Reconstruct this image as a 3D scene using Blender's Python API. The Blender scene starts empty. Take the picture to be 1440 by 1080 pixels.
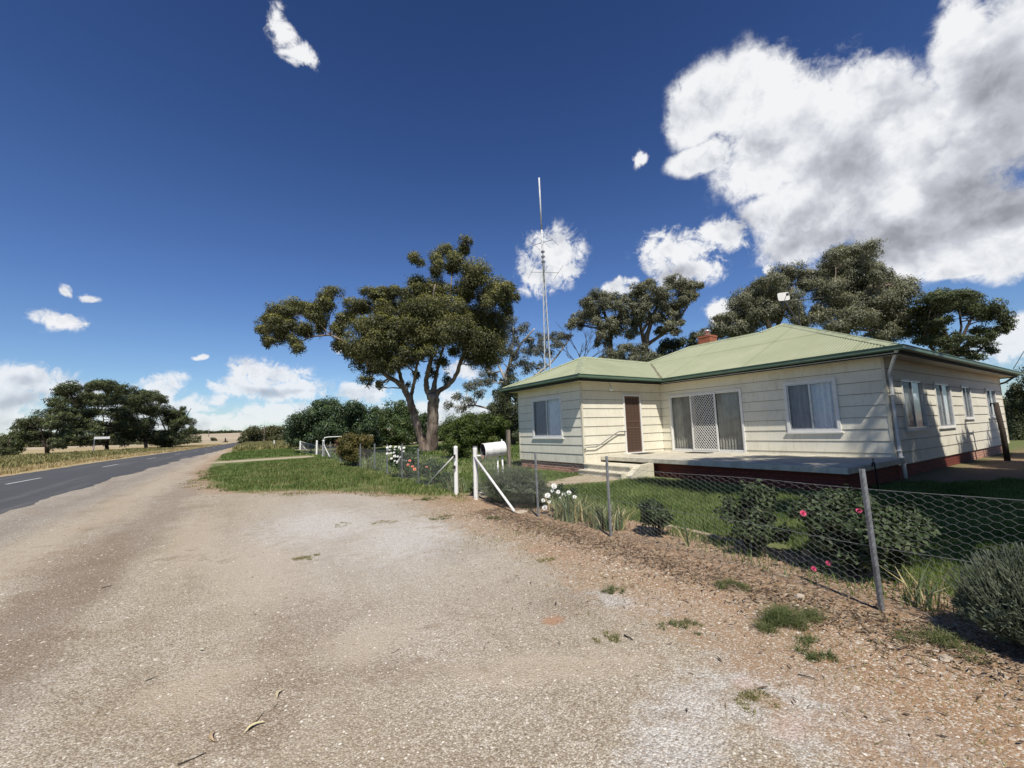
import bpy, bmesh, math, random
import numpy as np
from mathutils import Vector, Matrix

sc = bpy.context.scene
col = sc.collection
rnd = random.Random(7)
rng = np.random.default_rng(11)

# ------------------------------------------------------------------ camera
# house frame: X = across the road towards the house, Y = along the road, Z up
H0 = 1.6
FPX = 593.36
PITCH, ROLL, HEAD = math.radians(6.24779), math.radians(-1.81332), math.radians(-32.626)
def _rotw(v):
    u = (math.sin(HEAD), math.cos(HEAD)); w = (math.cos(HEAD), -math.sin(HEAD))
    return Vector((v[0]*w[0]+v[1]*w[1], v[0]*u[0]+v[1]*u[1], v[2]))
_u0 = (0, -math.sin(PITCH), math.cos(PITCH))
CF = _rotw((0, math.cos(PITCH), math.sin(PITCH)))
CX = _rotw([math.cos(ROLL)*a+math.sin(ROLL)*b for a, b in zip((1, 0, 0), _u0)])
CU = _rotw([-math.sin(ROLL)*a+math.cos(ROLL)*b for a, b in zip((1, 0, 0), _u0)])
CAM = Vector((0, 0, H0))
cam = bpy.data.cameras.new("camera"); camo = bpy.data.objects.new("camera", cam); col.objects.link(camo)
m = Matrix((( CX.x, CU.x, -CF.x, 0), (CX.y, CU.y, -CF.y, 0), (CX.z, CU.z, -CF.z, H0), (0, 0, 0, 1)))
camo.matrix_world = m
cam.sensor_width = 36; cam.lens = FPX*36/1440; cam.clip_start = .05; cam.clip_end = 6000
sc.camera = camo
# surveying helpers: where a line of sight from the place the photo was taken meets the place
def ray(x, y): return CF + CX*((x-720)/FPX) + CU*((540-y)/FPX)
def at_D(x, y, D): return CAM + ray(x, y)*D
def at_z(x, y, z=0):
    r = ray(x, y); return CAM + r*((z-H0)/r.z)
def at_X(x, y, X):
    r = ray(x, y); return CAM + r*(X/r.x)
def at_Y(x, y, Y):
    r = ray(x, y); return CAM + r*(Y/r.y)
def depth(X, Y, z=0): return (Vector((X, Y, z))-CAM).dot(CF)

# ------------------------------------------------------------------ light
SUN = Vector((-.255, -.535, .805)).normalized()
L = bpy.data.lights.new("sun", 'SUN'); L.energy = 5.0; L.angle = math.radians(.53); L.color = (1, .945, .86)
Lo = bpy.data.objects.new("sun", L); col.objects.link(Lo)
Lo.rotation_euler = (-SUN).to_track_quat('-Z', 'Y').to_euler(); Lo.location = (-20, -40, 60)
sc.view_settings.view_transform = 'Standard'; sc.view_settings.look = 'None'
sc.view_settings.exposure = 0; sc.view_settings.gamma = 1
sc.cycles.max_bounces = 7; sc.cycles.transparent_max_bounces = 24; sc.cycles.diffuse_bounces = 3

# ------------------------------------------------------------------ node helpers
class NT:
    def __init__(s, tree): s.t = tree; s.n = tree.nodes; s.l = tree.links
    def new(s, typ, **kw):
        n = s.n.new(typ)
        for k, v in kw.items(): setattr(n, k, v)
        return n
    def put(s, sock, v):
        if hasattr(v, 'is_output') or isinstance(v, bpy.types.NodeSocket): s.l.new(v, sock)
        elif v is not None: sock.default_value = v
    def math(s, op, a, b=None, c=None, clamp=False):
        n = s.new('ShaderNodeMath', operation=op, use_clamp=clamp)
        s.put(n.inputs[0], a)
        if b is not None: s.put(n.inputs[1], b)
        if c is not None: s.put(n.inputs[2], c)
        return n.outputs[0]
    def vmath(s, op, a, b=None, c=None):
        n = s.new('ShaderNodeVectorMath', operation=op)
        s.put(n.inputs[0], a)
        if b is not None: s.put(n.inputs[1], b)
        if c is not None: s.put(n.inputs[2], c)
        return n.outputs['Value'] if op in ('LENGTH', 'DOT_PRODUCT', 'DISTANCE') else n.outputs[0]
    def mix(s, f, a, b, blend='MIX'):
        n = s.new('ShaderNodeMix', data_type='RGBA', blend_type=blend)
        s.put(n.inputs[0], f); s.put(n.inputs[6], c4(a)); s.put(n.inputs[7], c4(b))
        return n.outputs[2]
    def noise(s, vec, scale, detail=4, rough=.55, dist=0, out=0):
        n = s.new('ShaderNodeTexNoise'); s.put(n.inputs['Vector'], vec)
        n.inputs['Scale'].default_value = scale; n.inputs['Detail'].default_value = detail
        n.inputs['Roughness'].default_value = rough; n.inputs['Distortion'].default_value = dist
        return n.outputs[out]
    def vor(s, vec, scale, out='Color', feature='F1', rand=1):
        n = s.new('ShaderNodeTexVoronoi', feature=feature); s.put(n.inputs['Vector'], vec)
        n.inputs['Scale'].default_value = scale; n.inputs['Randomness'].default_value = rand
        return n.outputs[out]
    def ramp(s, f, stops, interp='LINEAR'):
        n = s.new('ShaderNodeValToRGB'); r = n.color_ramp; r.interpolation = interp
        while len(r.elements) > 1: r.elements.remove(r.elements[-1])
        r.elements[0].position = stops[0][0]; r.elements[0].color = c4(stops[0][1])
        for p, c in stops[1:]:
            e = r.elements.new(p); e.color = c4(c)
        s.put(n.inputs[0], f); return n.outputs[0]
    def step(s, v, lo, hi):
        n = s.new('ShaderNodeMapRange', interpolation_type='SMOOTHSTEP')
        s.put(n.inputs[0], v); n.inputs[1].default_value = lo; n.inputs[2].default_value = hi
        n.inputs[3].default_value = 0; n.inputs[4].default_value = 1
        return n.outputs[0]
    def sep(s, v):
        n = s.new('ShaderNodeSeparateXYZ'); s.put(n.inputs[0], v); return n.outputs
    def comb(s, x, y, z):
        n = s.new('ShaderNodeCombineXYZ')
        for i, v in enumerate((x, y, z)): s.put(n.inputs[i], v)
        return n.outputs[0]
    def bump(s, h, strength=.5, distance=.01):
        n = s.new('ShaderNodeBump'); s.put(n.inputs['Height'], h)
        n.inputs['Strength'].default_value = strength; n.inputs['Distance'].default_value = distance
        return n.outputs[0]
def c4(c):
    if isinstance(c, (int, float)): return (c, c, c, 1)
    if isinstance(c, (tuple, list)) and len(c) == 3: return (*c, 1)
    return c
def mat(name, color=None, rough=.7, metal=0, spec=.4, build=None):
    m = bpy.data.materials.new(name); m.use_nodes = True; t = NT(m.node_tree)
    b = t.n['Principled BSDF']; b.inputs['Roughness'].default_value = rough
    b.inputs['Metallic'].default_value = metal; b.inputs['Specular IOR Level'].default_value = spec
    if color is not None: b.inputs['Base Color'].default_value = c4(color)
    if build: build(t, b)
    return m
def pos(t): return t.new('ShaderNodeNewGeometry').outputs['Position']
def objc(t): return t.new('ShaderNodeTexCoord').outputs['Object']
def worn(name, c, c2, scale=3, rough=.7, metal=0, spec=.4, streak=False, bump=0, amt=(.4, .7)):
    def f(t, b):
        p = pos(t)
        q = t.vmath('MULTIPLY', p, (1, 1, .18)) if streak else p
        n = t.noise(q, scale, 6, .65)
        t.put(b.inputs['Base Color'], t.mix(t.step(n, *amt), c, c2))
        if bump: t.put(b.inputs['Normal'], t.bump(t.noise(p, 60, 3), bump, .004))
    return mat(name, None, rough, metal, spec, f)

# ------------------------------------------------------------------ object helpers
def tag(o, label=None, cat=None, group=None, kind=None):
    for k, v in (('label', label), ('category', cat), ('group', group), ('kind', kind)):
        if v: o[k] = v
    return o
def empty(name, loc, label, cat, group=None, rz=0):
    o = bpy.data.objects.new(name, None); col.objects.link(o); o.location = loc; o.rotation_euler.z = rz
    o.empty_display_size = .2
    return tag(o, label, cat, group)
class MB:
    """collects shapes in world coordinates; build() links them as ONE mesh"""
    def __init__(s): s.v = []; s.f = []; s.mi = []
    def add(s, vs, fs, mi=0):
        k = len(s.v); s.v += [tuple(v) for v in vs]; s.f += [tuple(i+k for i in f) for f in fs]; s.mi += [mi]*len(fs); return s
    def box(s, a, b, mi=0, rot=None, c=None):
        x0, y0, z0 = [min(p, q) for p, q in zip(a, b)]; x1, y1, z1 = [max(p, q) for p, q in zip(a, b)]
        vs = [Vector(p) for p in ((x0, y0, z0), (x1, y0, z0), (x1, y1, z0), (x0, y1, z0), (x0, y0, z1), (x1, y0, z1), (x1, y1, z1), (x0, y1, z1))]
        if rot:
            cc = Vector(c or ((x0+x1)/2, (y0+y1)/2, (z0+z1)/2)); vs = [rot @ (v-cc)+cc for v in vs]
        return s.add(vs, [(0, 3, 2, 1), (4, 5, 6, 7), (0, 1, 5, 4), (1, 2, 6, 5), (2, 3, 7, 6), (3, 0, 4, 7)], mi)
    def tube(s, pts, rad, n=8, mi=0, cap=True, squash=1):
        pts = [Vector(p) for p in pts]; R = rad if isinstance(rad, (list, tuple)) else [rad]*len(pts)
        vs = []; up = None
        for i, p in enumerate(pts):
            d = (pts[min(i+1, len(pts)-1)]-pts[max(i-1, 0)]).normalized()
            if up is None: up = d.orthogonal().normalized()
            a = (up-d*up.dot(d))
            a = a.normalized() if a.length > 1e-5 else d.orthogonal().normalized()
            up = a; b = d.cross(a)
            for k in range(n):
                t = 2*math.pi*k/n; vs.append(p+(a*math.cos(t)+b*math.sin(t)*squash)*R[i])
        fs = []
        for i in range(len(pts)-1):
            for k in range(n):
                fs.append((i*n+k, i*n+(k+1) % n, (i+1)*n+(k+1) % n, (i+1)*n+k))
        if cap: fs += [tuple(reversed(range(n))), tuple(range((len(pts)-1)*n, len(pts)*n))]
        return s.add(vs, fs, mi)
    def lathe(s, c, prof, n=24, mi=0, axis='z'):
        vs = []; fs = []
        for r, z in prof:
            for k in range(n):
                t = 2*math.pi*k/n; vs.append((c[0]+r*math.cos(t), c[1]+r*math.sin(t), c[2]+z))
        for i in range(len(prof)-1):
            for k in range(n): fs.append((i*n+k, i*n+(k+1) % n, (i+1)*n+(k+1) % n, (i+1)*n+k))
        return s.add(vs, fs, mi)
    def build(s, name, mats, parent=None, smooth=False, bevel=0):
        me = bpy.data.meshes.new(name); o = bpy.data.objects.new(name, me); col.objects.link(o)
        org = parent_org(parent) if parent is not None else Vector((0, 0, 0))
        me.from_pydata([tuple(Vector(v)-org) for v in s.v], [], s.f)
        for m in (mats if isinstance(mats, (list, tuple)) else [mats]): me.materials.append(m)
        me.polygons.foreach_set('material_index', s.mi)
        if smooth: me.polygons.foreach_set('use_smooth', [True]*len(s.f))
        me.update()
        if parent is not None: o.parent = parent
        if bevel:
            b = o.modifiers.new('bevel', 'BEVEL'); b.width = bevel; b.segments = 2; b.limit_method = 'ANGLE'
        return o
def parent_org(p):
    o = Vector((0, 0, 0))
    while p is not None: o = o+Vector(p.location); p = p.parent
    return o
def leafmesh(name, V, mat_, parent, nv=4, tri=False):
    """V: (n, nv, 3) world coordinates, each row one loose face"""
    n = V.shape[0]; me = bpy.data.meshes.new(name)
    org = np.array(parent_org(parent)) if parent is not None else np.zeros(3)
    me.vertices.add(n*nv); me.vertices.foreach_set('co', (V.reshape(-1, 3)-org).astype(np.float32).ravel())
    me.loops.add(n*nv); me.loops.foreach_set('vertex_index', np.arange(n*nv, dtype=np.int32))
    me.polygons.add(n); me.polygons.foreach_set('loop_start', np.arange(0, n*nv, nv, dtype=np.int32))
    me.update(calc_edges=True); me.validate()
    ms = mat_ if isinstance(mat_, (list, tuple)) else [mat_]
    for m in ms: me.materials.append(m)
    if len(ms) == 2 and TOPS[0] is not None and len(TOPS[0]) == n: me.polygons.foreach_set('material_index', (TOPS[0] > .52).astype(np.int32))  # upper leaves take the lighter copy, sunlit tops put into the colour
    o = bpy.data.objects.new(name, me); col.objects.link(o)
    if parent is not None: o.parent = parent
    return o
def unit(a): return a/np.maximum(np.linalg.norm(a, axis=-1, keepdims=True), 1e-9)
def leaf_cards(c, nrm, axis, Ln, W):
    """kite shaped leaves: c (n,3) base points, nrm normals, axis leaf direction"""
    axis = unit(axis); side = unit(np.cross(nrm, axis)); Ln = Ln[:, None]; W = W[:, None]
    n2 = unit(np.cross(axis, side))
    a = c; b = c+axis*Ln*.45+side*W*.5+n2*W*.12; d = c+axis*Ln*.45-side*W*.5+n2*W*.12; e = c+axis*Ln
    return np.stack([a, b, e, d], 1)
PS = 1.0; TOPS = [None]
def puff_leaves(puffs, dens, Ln, W, droop=.3, shell=.55, out=.7):
    """puffs: (x,y,z,rx,ry,rz); leaves fill each one, thicker towards the skin"""
    res = []; tops = []
    for (x, y, z, rx, ry, rz) in puffs:
        r = (rx*ry*rz)**(1/3.)
        rx, ry, rz = rx*PS, ry*PS, rz*PS; r *= PS
        n = max(8, int(dens*4*math.pi*r*r/(Ln*W*.5)*.62))
        # several domed sub-clumps inside each puff make a lobed, uneven outline
        k = int(min(20, max(6, r/(Ln*1.1))))
        cc = unit(rng.normal(size=(k, 3))+np.array([0, 0, .25]))*rng.uniform(.25, 1.0, (k, 1))
        cs = rng.uniform(.26, .50, (k, 1))
        idx = rng.integers(0, k, n)
        d = unit(rng.normal(size=(n, 3))); up = rng.random(n) < .5; d[up, 2] = np.abs(d[up, 2])
        rr = shell+(1-shell)*rng.random((n, 1))**.8
        loose = rng.random((n, 1)) < .12
        rr = np.where(loose, rr*1.35, rr)
        q = d*rr; q[:, 2] -= .35*(rng.random(n)**3)
        p = cc[idx]*.66+q*cs[idx]
        c = p*np.array([rx, ry, rz])+np.array([x, y, z])
        nr = unit(unit(q)*out+unit(p)*out*.4+rng.normal(size=(n, 3))*.42+np.array([0, 0, .15]))
        ax = unit(rng.normal(size=(n, 3))+np.array([0, 0, -droop*3]))
        ax = unit(ax-nr*np.sum(ax*nr, 1, keepdims=True)*.8)
        res.append(leaf_cards(c, nr, ax, Ln*rng.uniform(.6, 1.3, n), W*rng.uniform(.6, 1.3, n)))
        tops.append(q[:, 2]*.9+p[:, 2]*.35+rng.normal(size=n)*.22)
    TOPS[0] = np.concatenate(tops)
    return np.concatenate(res)
def foliage(name, dark, mid, light, sheen=.25, trans=.25, nscale=.8, rough=.5):
    m = bpy.data.materials.new(name); m.use_nodes = True; t = NT(m.node_tree)
    b = t.n['Principled BSDF']; out = t.n['Material Output']
    g = t.new('ShaderNodeNewGeometry')
    r = g.outputs['Random Per Island']; n = t.noise(g.outputs['Position'], nscale, 3)
    f = t.math('ADD', t.math('MULTIPLY', r, .6), t.math('MULTIPLY', t.math('SUBTRACT', n, .5), 1.3))
    f = t.math('ADD', f, .2)
    c = t.ramp(f, [(.05, dark), (.5, mid), (.95, light)])
    t.put(b.inputs['Base Color'], c); b.inputs['Roughness'].default_value = rough
    b.inputs['Specular IOR Level'].default_value = sheen
    tr = t.new('ShaderNodeBsdfTranslucent'); t.put(tr.inputs[0], t.mix(1, c, (1.0, 1.05, .5), 'MULTIPLY'))
    mx = t.new('ShaderNodeMixShader'); mx.inputs[0].default_value = trans
    t.l.new(b.outputs[0], mx.inputs[1]); t.l.new(tr.outputs[0], mx.inputs[2]); t.l.new(mx.outputs[0], out.inputs[0])
    return m

# ------------------------------------------------------------------ world: daylight sky with clouds
def make_world():
    w = bpy.data.worlds.new("World"); sc.world = w; w.use_nodes = True; t = NT(w.node_tree)
    for n in list(t.n): t.n.remove(n)
    sky = t.new('ShaderNodeTexSky', sky_type='NISHITA'); sky.sun_disc = False
    sky.sun_elevation = math.asin(SUN.z); sky.sun_rotation = math.atan2(SUN.x, SUN.y)
    sky.altitude = 300; sky.air_density = 1.0; sky.dust_density = .35; sky.ozone_density = 2.2
    d = t.new('ShaderNodeTexCoord').outputs['Generated']
    x, y, z = t.sep(d)
    el = t.math('ARCSINE', z)
    az = t.math('ARCTAN2', x, y)
    P = t.comb(az, el, 0)
    # wobble the outline of the fields a little
    wn = t.noise(d, 7, 3, .6, 0, 1)
    Pw = t.vmath('MULTIPLY_ADD', t.vmath('SUBTRACT', wn, (.5, .5, .5)), (.09, .06, 0), P)
    def ae(px, py):
        r = ray(px, py).normalized(); return math.atan2(r.x, r.y), math.asin(r.z)
    def field(blobs):
        m = None
        for cx_, cy_, rx_, ry_ in blobs:
            a0, e0 = ae(cx_, cy_); a1, _ = ae(cx_+rx_, cy_); _, e1 = ae(cx_, cy_-ry_)
            sa = 1/max(abs(a1-a0), .004); se = 1/max(abs(e1-e0), .003)
            v = t.vmath('MULTIPLY_ADD', Pw, (sa, se, 0), (-a0*sa, -e0*se, 0))
            f = t.math('SUBTRACT', 1, t.vmath('LENGTH', v))
            m = f if m is None else t.math('MAXIMUM', m, f)
        return t.math('MAXIMUM', m, -1)
    big = [(990,150,60,60),(1065,140,80,72),(1120,190,150,95),(1200,150,75,70),(1240,210,120,90),(1180,270,160,90),(1130,330,90,55),
           (1290,290,150,90),(1400,330,110,60),(1300,340,120,50),(1350,90,60,110),(1420,110,120,140),(1330,190,90,80),(1230,360,130,35),
           (1375,370,65,13),(1330,80,25,35),(985,225,45,22),(1085,300,60,40)]
    med = [(945,360,50,36),(1015,333,48,28),(968,385,55,20),(872,404,24,12),(1003,445,20,22),(780,358,36,42),(752,386,24,28),(800,375,22,16),
           (390,28,19,22),(402,52,26,18),(425,76,34,20),(895,226,11,11),(1410,488,66,26),(1440,470,40,30),(1085,378,14,12)]
    low = [(75,451,44,14),(88,408,9,9),(124,419,17,6),(275,503,12,4),(40,530,90,26),(10,560,90,36),(90,545,60,20),(236,540,32,17),(225,560,30,12),
           (372,525,52,20),(405,545,55,18),(335,541,40,14),(300,560,18,10),(300,592,190,15),(400,583,70,20),(10,600,80,22),(610,585,90,30),(655,522,26,14),
           (480,495,16,7),(520,552,40,12),(690,590,70,30),(270,568,30,9),(180,580,60,18)]
    MB_ = field(big); MS = t.math('MAXIMUM', field(med), field(low)); M = t.math('MAXIMUM', MB_, MS)
    def bil(v, sc, det):
        n = t.new('ShaderNodeTexVoronoi', feature='F1'); t.put(n.inputs['Vector'], v); n.inputs['Scale'].default_value = sc
        n.inputs['Detail'].default_value = det; n.inputs['Roughness'].default_value = .55; n.inputs['Lacunarity'].default_value = 2.3; n.normalize = True
        return t.math('SUBTRACT', 1, n.outputs['Distance'])
    wv = t.vmath('MULTIPLY_ADD', t.vmath('SUBTRACT', t.noise(d, 14, 4, .65, 0, 1), (.5, .5, .5)), (.07, .07, .07), d)
    n0 = t.noise(d, 5.0, 9, .62, .2)
    b0 = bil(wv, 9, 3); b1 = bil(t.vmath('ADD', wv, (-.010, -.014, .024)), 9, 3)
    c0_ = t.noise(d, 26, 6, .68, .6)
    f0_ = t.noise(d, 62, 4, .65, .8)
    edge = t.math('ADD', t.math('MULTIPLY', t.math('SUBTRACT', n0, .5), 2.7), t.math('MULTIPLY', t.math('SUBTRACT', b0, .62), 1.5))
    edge = t.math('ADD', edge, t.math('ADD', t.math('MULTIPLY', t.math('SUBTRACT', c0_, .5), 1.5), t.math('MULTIPLY', t.math('SUBTRACT', f0_, .5), .6)))
    edge2 = t.math('ADD', t.math('MULTIPLY', t.math('SUBTRACT', c0_, .5), 3.4), t.math('ADD', t.math('MULTIPLY', t.math('SUBTRACT', n0, .5), 1.0), t.math('MULTIPLY', t.math('SUBTRACT', f0_, .5), .9)))
    den = t.math('MAXIMUM', t.math('ADD', t.math('MULTIPLY', MB_, 2.0), edge), t.math('ADD', t.math('MULTIPLY', MS, 1.25), edge2))
    alpha = t.math('POWER', t.step(den, -.32, .62), 1.15)
    alpha = t.math('MULTIPLY', alpha, t.step(M, -.5, .08))
    la = t.noise(d, 7.5, 4, .55, .2); lb = t.noise(t.vmath('ADD', d, (-.016, -.022, .034)), 7.5, 4, .55, .2)
    lit = t.math('ADD', t.math('MULTIPLY', t.math('SUBTRACT', la, lb), 1.0), t.math('MULTIPLY', t.math('SUBTRACT', b0, b1), 1.0))
    lit = t.math('ADD', lit, t.math('MULTIPLY', t.math('SUBTRACT', c0_, .5), .16))
    thick = t.step(den, .5, 2.2)
    grey = field([(1395,235,170,110),(1420,90,120,150),(1300,335,170,50),(1180,320,100,55),(950,392,40,16),(1190,230,90,55),(1400,300,80,40),(385,548,60,8),(60,560,90,18),(1120,345,60,30)])
    grey = t.step(grey, -.25, .95)
    br = t.math('ADD', 1.0, lit)
    br = t.math('SUBTRACT', br, t.math('MULTIPLY', thick, .10))
    br = t.math('SUBTRACT', br, t.math('MULTIPLY', grey, .37))
    br = t.math('MAXIMUM', t.math('MINIMUM', br, 1.02), .20)
    cc = t.ramp(br, [(.2, (.22, .235, .28)), (.45, (.36, .375, .42)), (.72, (.60, .62, .68)), (.9, (.84, .86, .90)), (1, (.96, .97, .99))])
    # sky colour: deepen the zenith, keep the horizon pale
    STR = .1
    tint = t.ramp(t.math('MAXIMUM', el, 0.0), [(0, (.88, .97, 1.08)), (.10, (.80, .96, 1.14)), (.3, (.61, .79, 1.12)), (.60, (.41, .57, .91)), (.9, (.30, .43, .73))])
    skc = t.mix(1, sky.outputs[0], tint, 'MULTIPLY')
    cl = t.vmath('SCALE', cc); cl.node.inputs['Scale'].default_value = .94/STR
    hz = t.math('MULTIPLY', alpha, t.math('ADD', .72, t.math('MULTIPLY', t.step(el, .0, .22), .27)))
    fin = t.mix(hz, skc, cl)
    bg = t.new('ShaderNodeBackground'); bg.inputs[1].default_value = STR; t.l.new(fin, bg.inputs[0])
    o = t.new('ShaderNodeOutputWorld'); t.l.new(bg.outputs[0], o.inputs[0])
    w.cycles.sampling_method = 'MANUAL'; w.cycles.sample_map_resolution = 512
make_world()
# ------------------------------------------------------------------ materials
def cream(t, b):
    p = pos(t)
    n = t.noise(p, 1.3, 5, .6); n2 = t.noise(t.vmath('MULTIPLY', p, (1, 1, .25)), 9, 5, .7)
    c = t.mix(t.step(n, .35, .7), (.80, .765, .63), (.74, .70, .565))
    c = t.mix(t.math('MULTIPLY', t.step(n2, .50, .78), .55), c, (.52, .46, .33))
    z = t.sep(p)[2]
    low = t.math('MULTIPLY', t.math('SUBTRACT', 1, t.step(z, .3, 1.0)), t.step(n2, .3, .75))
    c = t.mix(t.math('MULTIPLY', low, .4), c, (.42, .35, .24))
    t.put(b.inputs['Base Color'], c)
    t.put(b.inputs['Normal'], t.bump(t.math('ADD', t.noise(p, 35, 4), t.math('MULTIPLY', n, 2)), .35, .008))
M = {}
M['cream'] = mat('cream_paint', None, .6, 0, .3, cream)
M['cream_top'] = worn('cream_trim', (.66, .62, .49), (.55, .51, .39), 3)
M['joint'] = mat('board_joint', (.16, .14, .10), .9)
M['white'] = worn('white_paint', (.78, .77, .73), (.60, .58, .52), 7, .5, amt=(.5, .8))
M['whitepost'] = worn('white_post_paint', (.80, .79, .75), (.50, .46, .38), 12, .6, amt=(.55, .75), bump=.3)
M['alu'] = worn('aluminium', (.55, .56, .56), (.40, .41, .41), 8, .35, .6)
M['galv'] = worn('galvanised_steel', (.30, .31, .32), (.19, .19, .19), 14, .5, .55)
M['wire'] = mat('galvanised_wire', (.26, .265, .26), .5, .4)
M['curtain'] = worn('curtain_cloth', (.84, .86, .88), (.72, .75, .79), 5, .9)
M['blind'] = worn('blind_cloth', (.46, .42, .34), (.34, .31, .25), 3, .8)
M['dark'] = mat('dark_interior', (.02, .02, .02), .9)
M['rust'] = worn('rusty_metal', (.17, .085, .05), (.07, .035, .025), 9, .85)
M['concrete'] = worn('porch_concrete', (.58, .54, .43), (.43, .39, .30), 4, .85, bump=.4)
M['step'] = worn('painted_steps', (.70, .65, .50), (.52, .47, .35), 5, .8, bump=.4)
M['path'] = worn('path_concrete', (.44, .37, .26), (.34, .26, .17), 5, .9, bump=.4)
M['rubber'] = mat('rubber_mat', (.03, .03, .028), .95)
M['weathered'] = worn('weathered_timber', (.24, .20, .16), (.12, .10, .085), 10, .9, streak=True, bump=.6)
M['black'] = mat('black_metal', (.03, .03, .03), .5)
M['screen'] = mat('brown_screen', (.085, .05, .035), .7)
M['brownbar'] = mat('brown_bars', (.16, .10, .075), .6)
def brickf(c1, c2, mort):
    def f(t, b):
        p = pos(t); x, y, z = t.sep(p)
        s = t.math('ADD', x, y)
        v = t.comb(s, z, 0)
        n = t.new('ShaderNodeTexBrick'); t.put(n.inputs['Vector'], v)
        n.inputs['Color1'].default_value = c4(c1); n.inputs['Color2'].default_value = c4(c2); n.inputs['Mortar'].default_value = c4(mort)
        n.inputs['Scale'].default_value = 1; n.inputs['Brick Width'].default_value = .24; n.inputs['Row Height'].default_value = .086
        n.inputs['Mortar Size'].default_value = .011; n.inputs['Mortar Smooth'].default_value = .3
        c = t.mix(.5, n.outputs[0], t.mix(t.noise(p, 14, 4), (.7, .7, .7), (1.25, 1.2, 1.15)), 'MULTIPLY')
        t.put(b.inputs['Base Color'], c)
        t.put(b.inputs['Normal'], t.bump(t.math('SUBTRACT', 1, n.outputs[1]), .7, .008))
    return f
M['brick'] = mat('red_brick', None, .9, 0, .2, brickf((.50, .235, .165), (.34, .15, .11), (.52, .43, .34)))
M['redbase'] = mat('dark_red_brick', None, .8, 0, .3, brickf((.20, .045, .028), (.16, .038, .025), (.10, .035, .025)))
def rooff(t, b):
    p = pos(t); x, y, z = t.sep(p)
    n = t.noise(p, .7, 5, .6); n2 = t.noise(p, 6, 5, .7)
    c = t.mix(t.step(n, .35, .7), (.30, .325, .205), (.35, .37, .245))
    c = t.mix(t.math('MULTIPLY', t.step(n2, .5, .8), .5), c, (.28, .30, .17))
    nr = t.sep(t.new('ShaderNodeNewGeometry').outputs['True Normal'])
    ax = t.math('GREATER_THAN', t.math('MULTIPLY', z, 1), 0)
    s = t.math('ADD', y, t.math('MULTIPLY', x, .0))
    sheet = t.new('ShaderNodeTexWhiteNoise', noise_dimensions='2D'); t.put(sheet.inputs['Vector'], t.comb(t.math('FLOOR', t.math('DIVIDE', y, .76)), t.math('FLOOR', t.math('DIVIDE', x, 2.32)), 0))
    c = t.mix(t.math('MULTIPLY', sheet.outputs[0], .30), c, (.27, .30, .18))
    ln = t.math('LESS_THAN', t.math('FRACT', t.math('DIVIDE', y, 1.52)), .03)
    c = t.mix(t.math('MULTIPLY', ln, .45), c, (.20, .22, .13))
    t.put(b.inputs['Base Color'], c)
M['roof'] = mat('pale_green_iron', None, .55, .0, .4, rooff)
M['cap'] = worn('ridge_iron', (.37, .405, .26), (.26, .28, .17), 5, .6)
M['gutter'] = worn('green_gutter', (.115, .185, .125), (.085, .13, .09), 3, .45, amt=(.4, .8))
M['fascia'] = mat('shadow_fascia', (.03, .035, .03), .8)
M['valley'] = worn('rusted_valley', (.10, .08, .05), (.24, .22, .14), 9, .9)
def glass(name, tint, a):
    m = bpy.data.materials.new(name); m.use_nodes = True; t = NT(m.node_tree)
    for n in list(t.n): t.n.remove(n)
    tr = t.new('ShaderNodeBsdfTransparent'); tr.inputs[0].default_value = c4(tint)
    gl = t.new('ShaderNodeBsdfGlossy'); gl.inputs[0].default_value = (.8, .85, .9, 1); gl.inputs['Roughness'].default_value = .02
    mx = t.new('ShaderNodeMixShader'); lw = t.new('ShaderNodeLayerWeight'); lw.inputs[0].default_value = .5
    t.put(mx.inputs[0], t.math('MULTIPLY_ADD', t.math('POWER', lw.outputs['Facing'], 4), .8, .045+a))
    t.l.new(tr.outputs[0], mx.inputs[1]); t.l.new(gl.outputs[0], mx.inputs[2])
    o = t.new('ShaderNodeOutputMaterial'); t.l.new(mx.outputs[0], o.inputs[0]); return m
M['glass'] = glass('window_glass', (.86, .89, .91), .01)
def screenmat():
    m = bpy.data.materials.new('insect_screen'); m.use_nodes = True; t = NT(m.node_tree)
    for n in list(t.n): t.n.remove(n)
    tr = t.new('ShaderNodeBsdfTransparent'); di = t.new('ShaderNodeBsdfDiffuse'); di.inputs[0].default_value = (.09, .095, .10, 1)
    mx = t.new('ShaderNodeMixShader'); mx.inputs[0].default_value = .42; t.l.new(tr.outputs[0], mx.inputs[1]); t.l.new(di.outputs[0], mx.inputs[2])
    o = t.new('ShaderNodeOutputMaterial'); t.l.new(mx.outputs[0], o.inputs[0]); return m
M['insect'] = screenmat()

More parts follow.
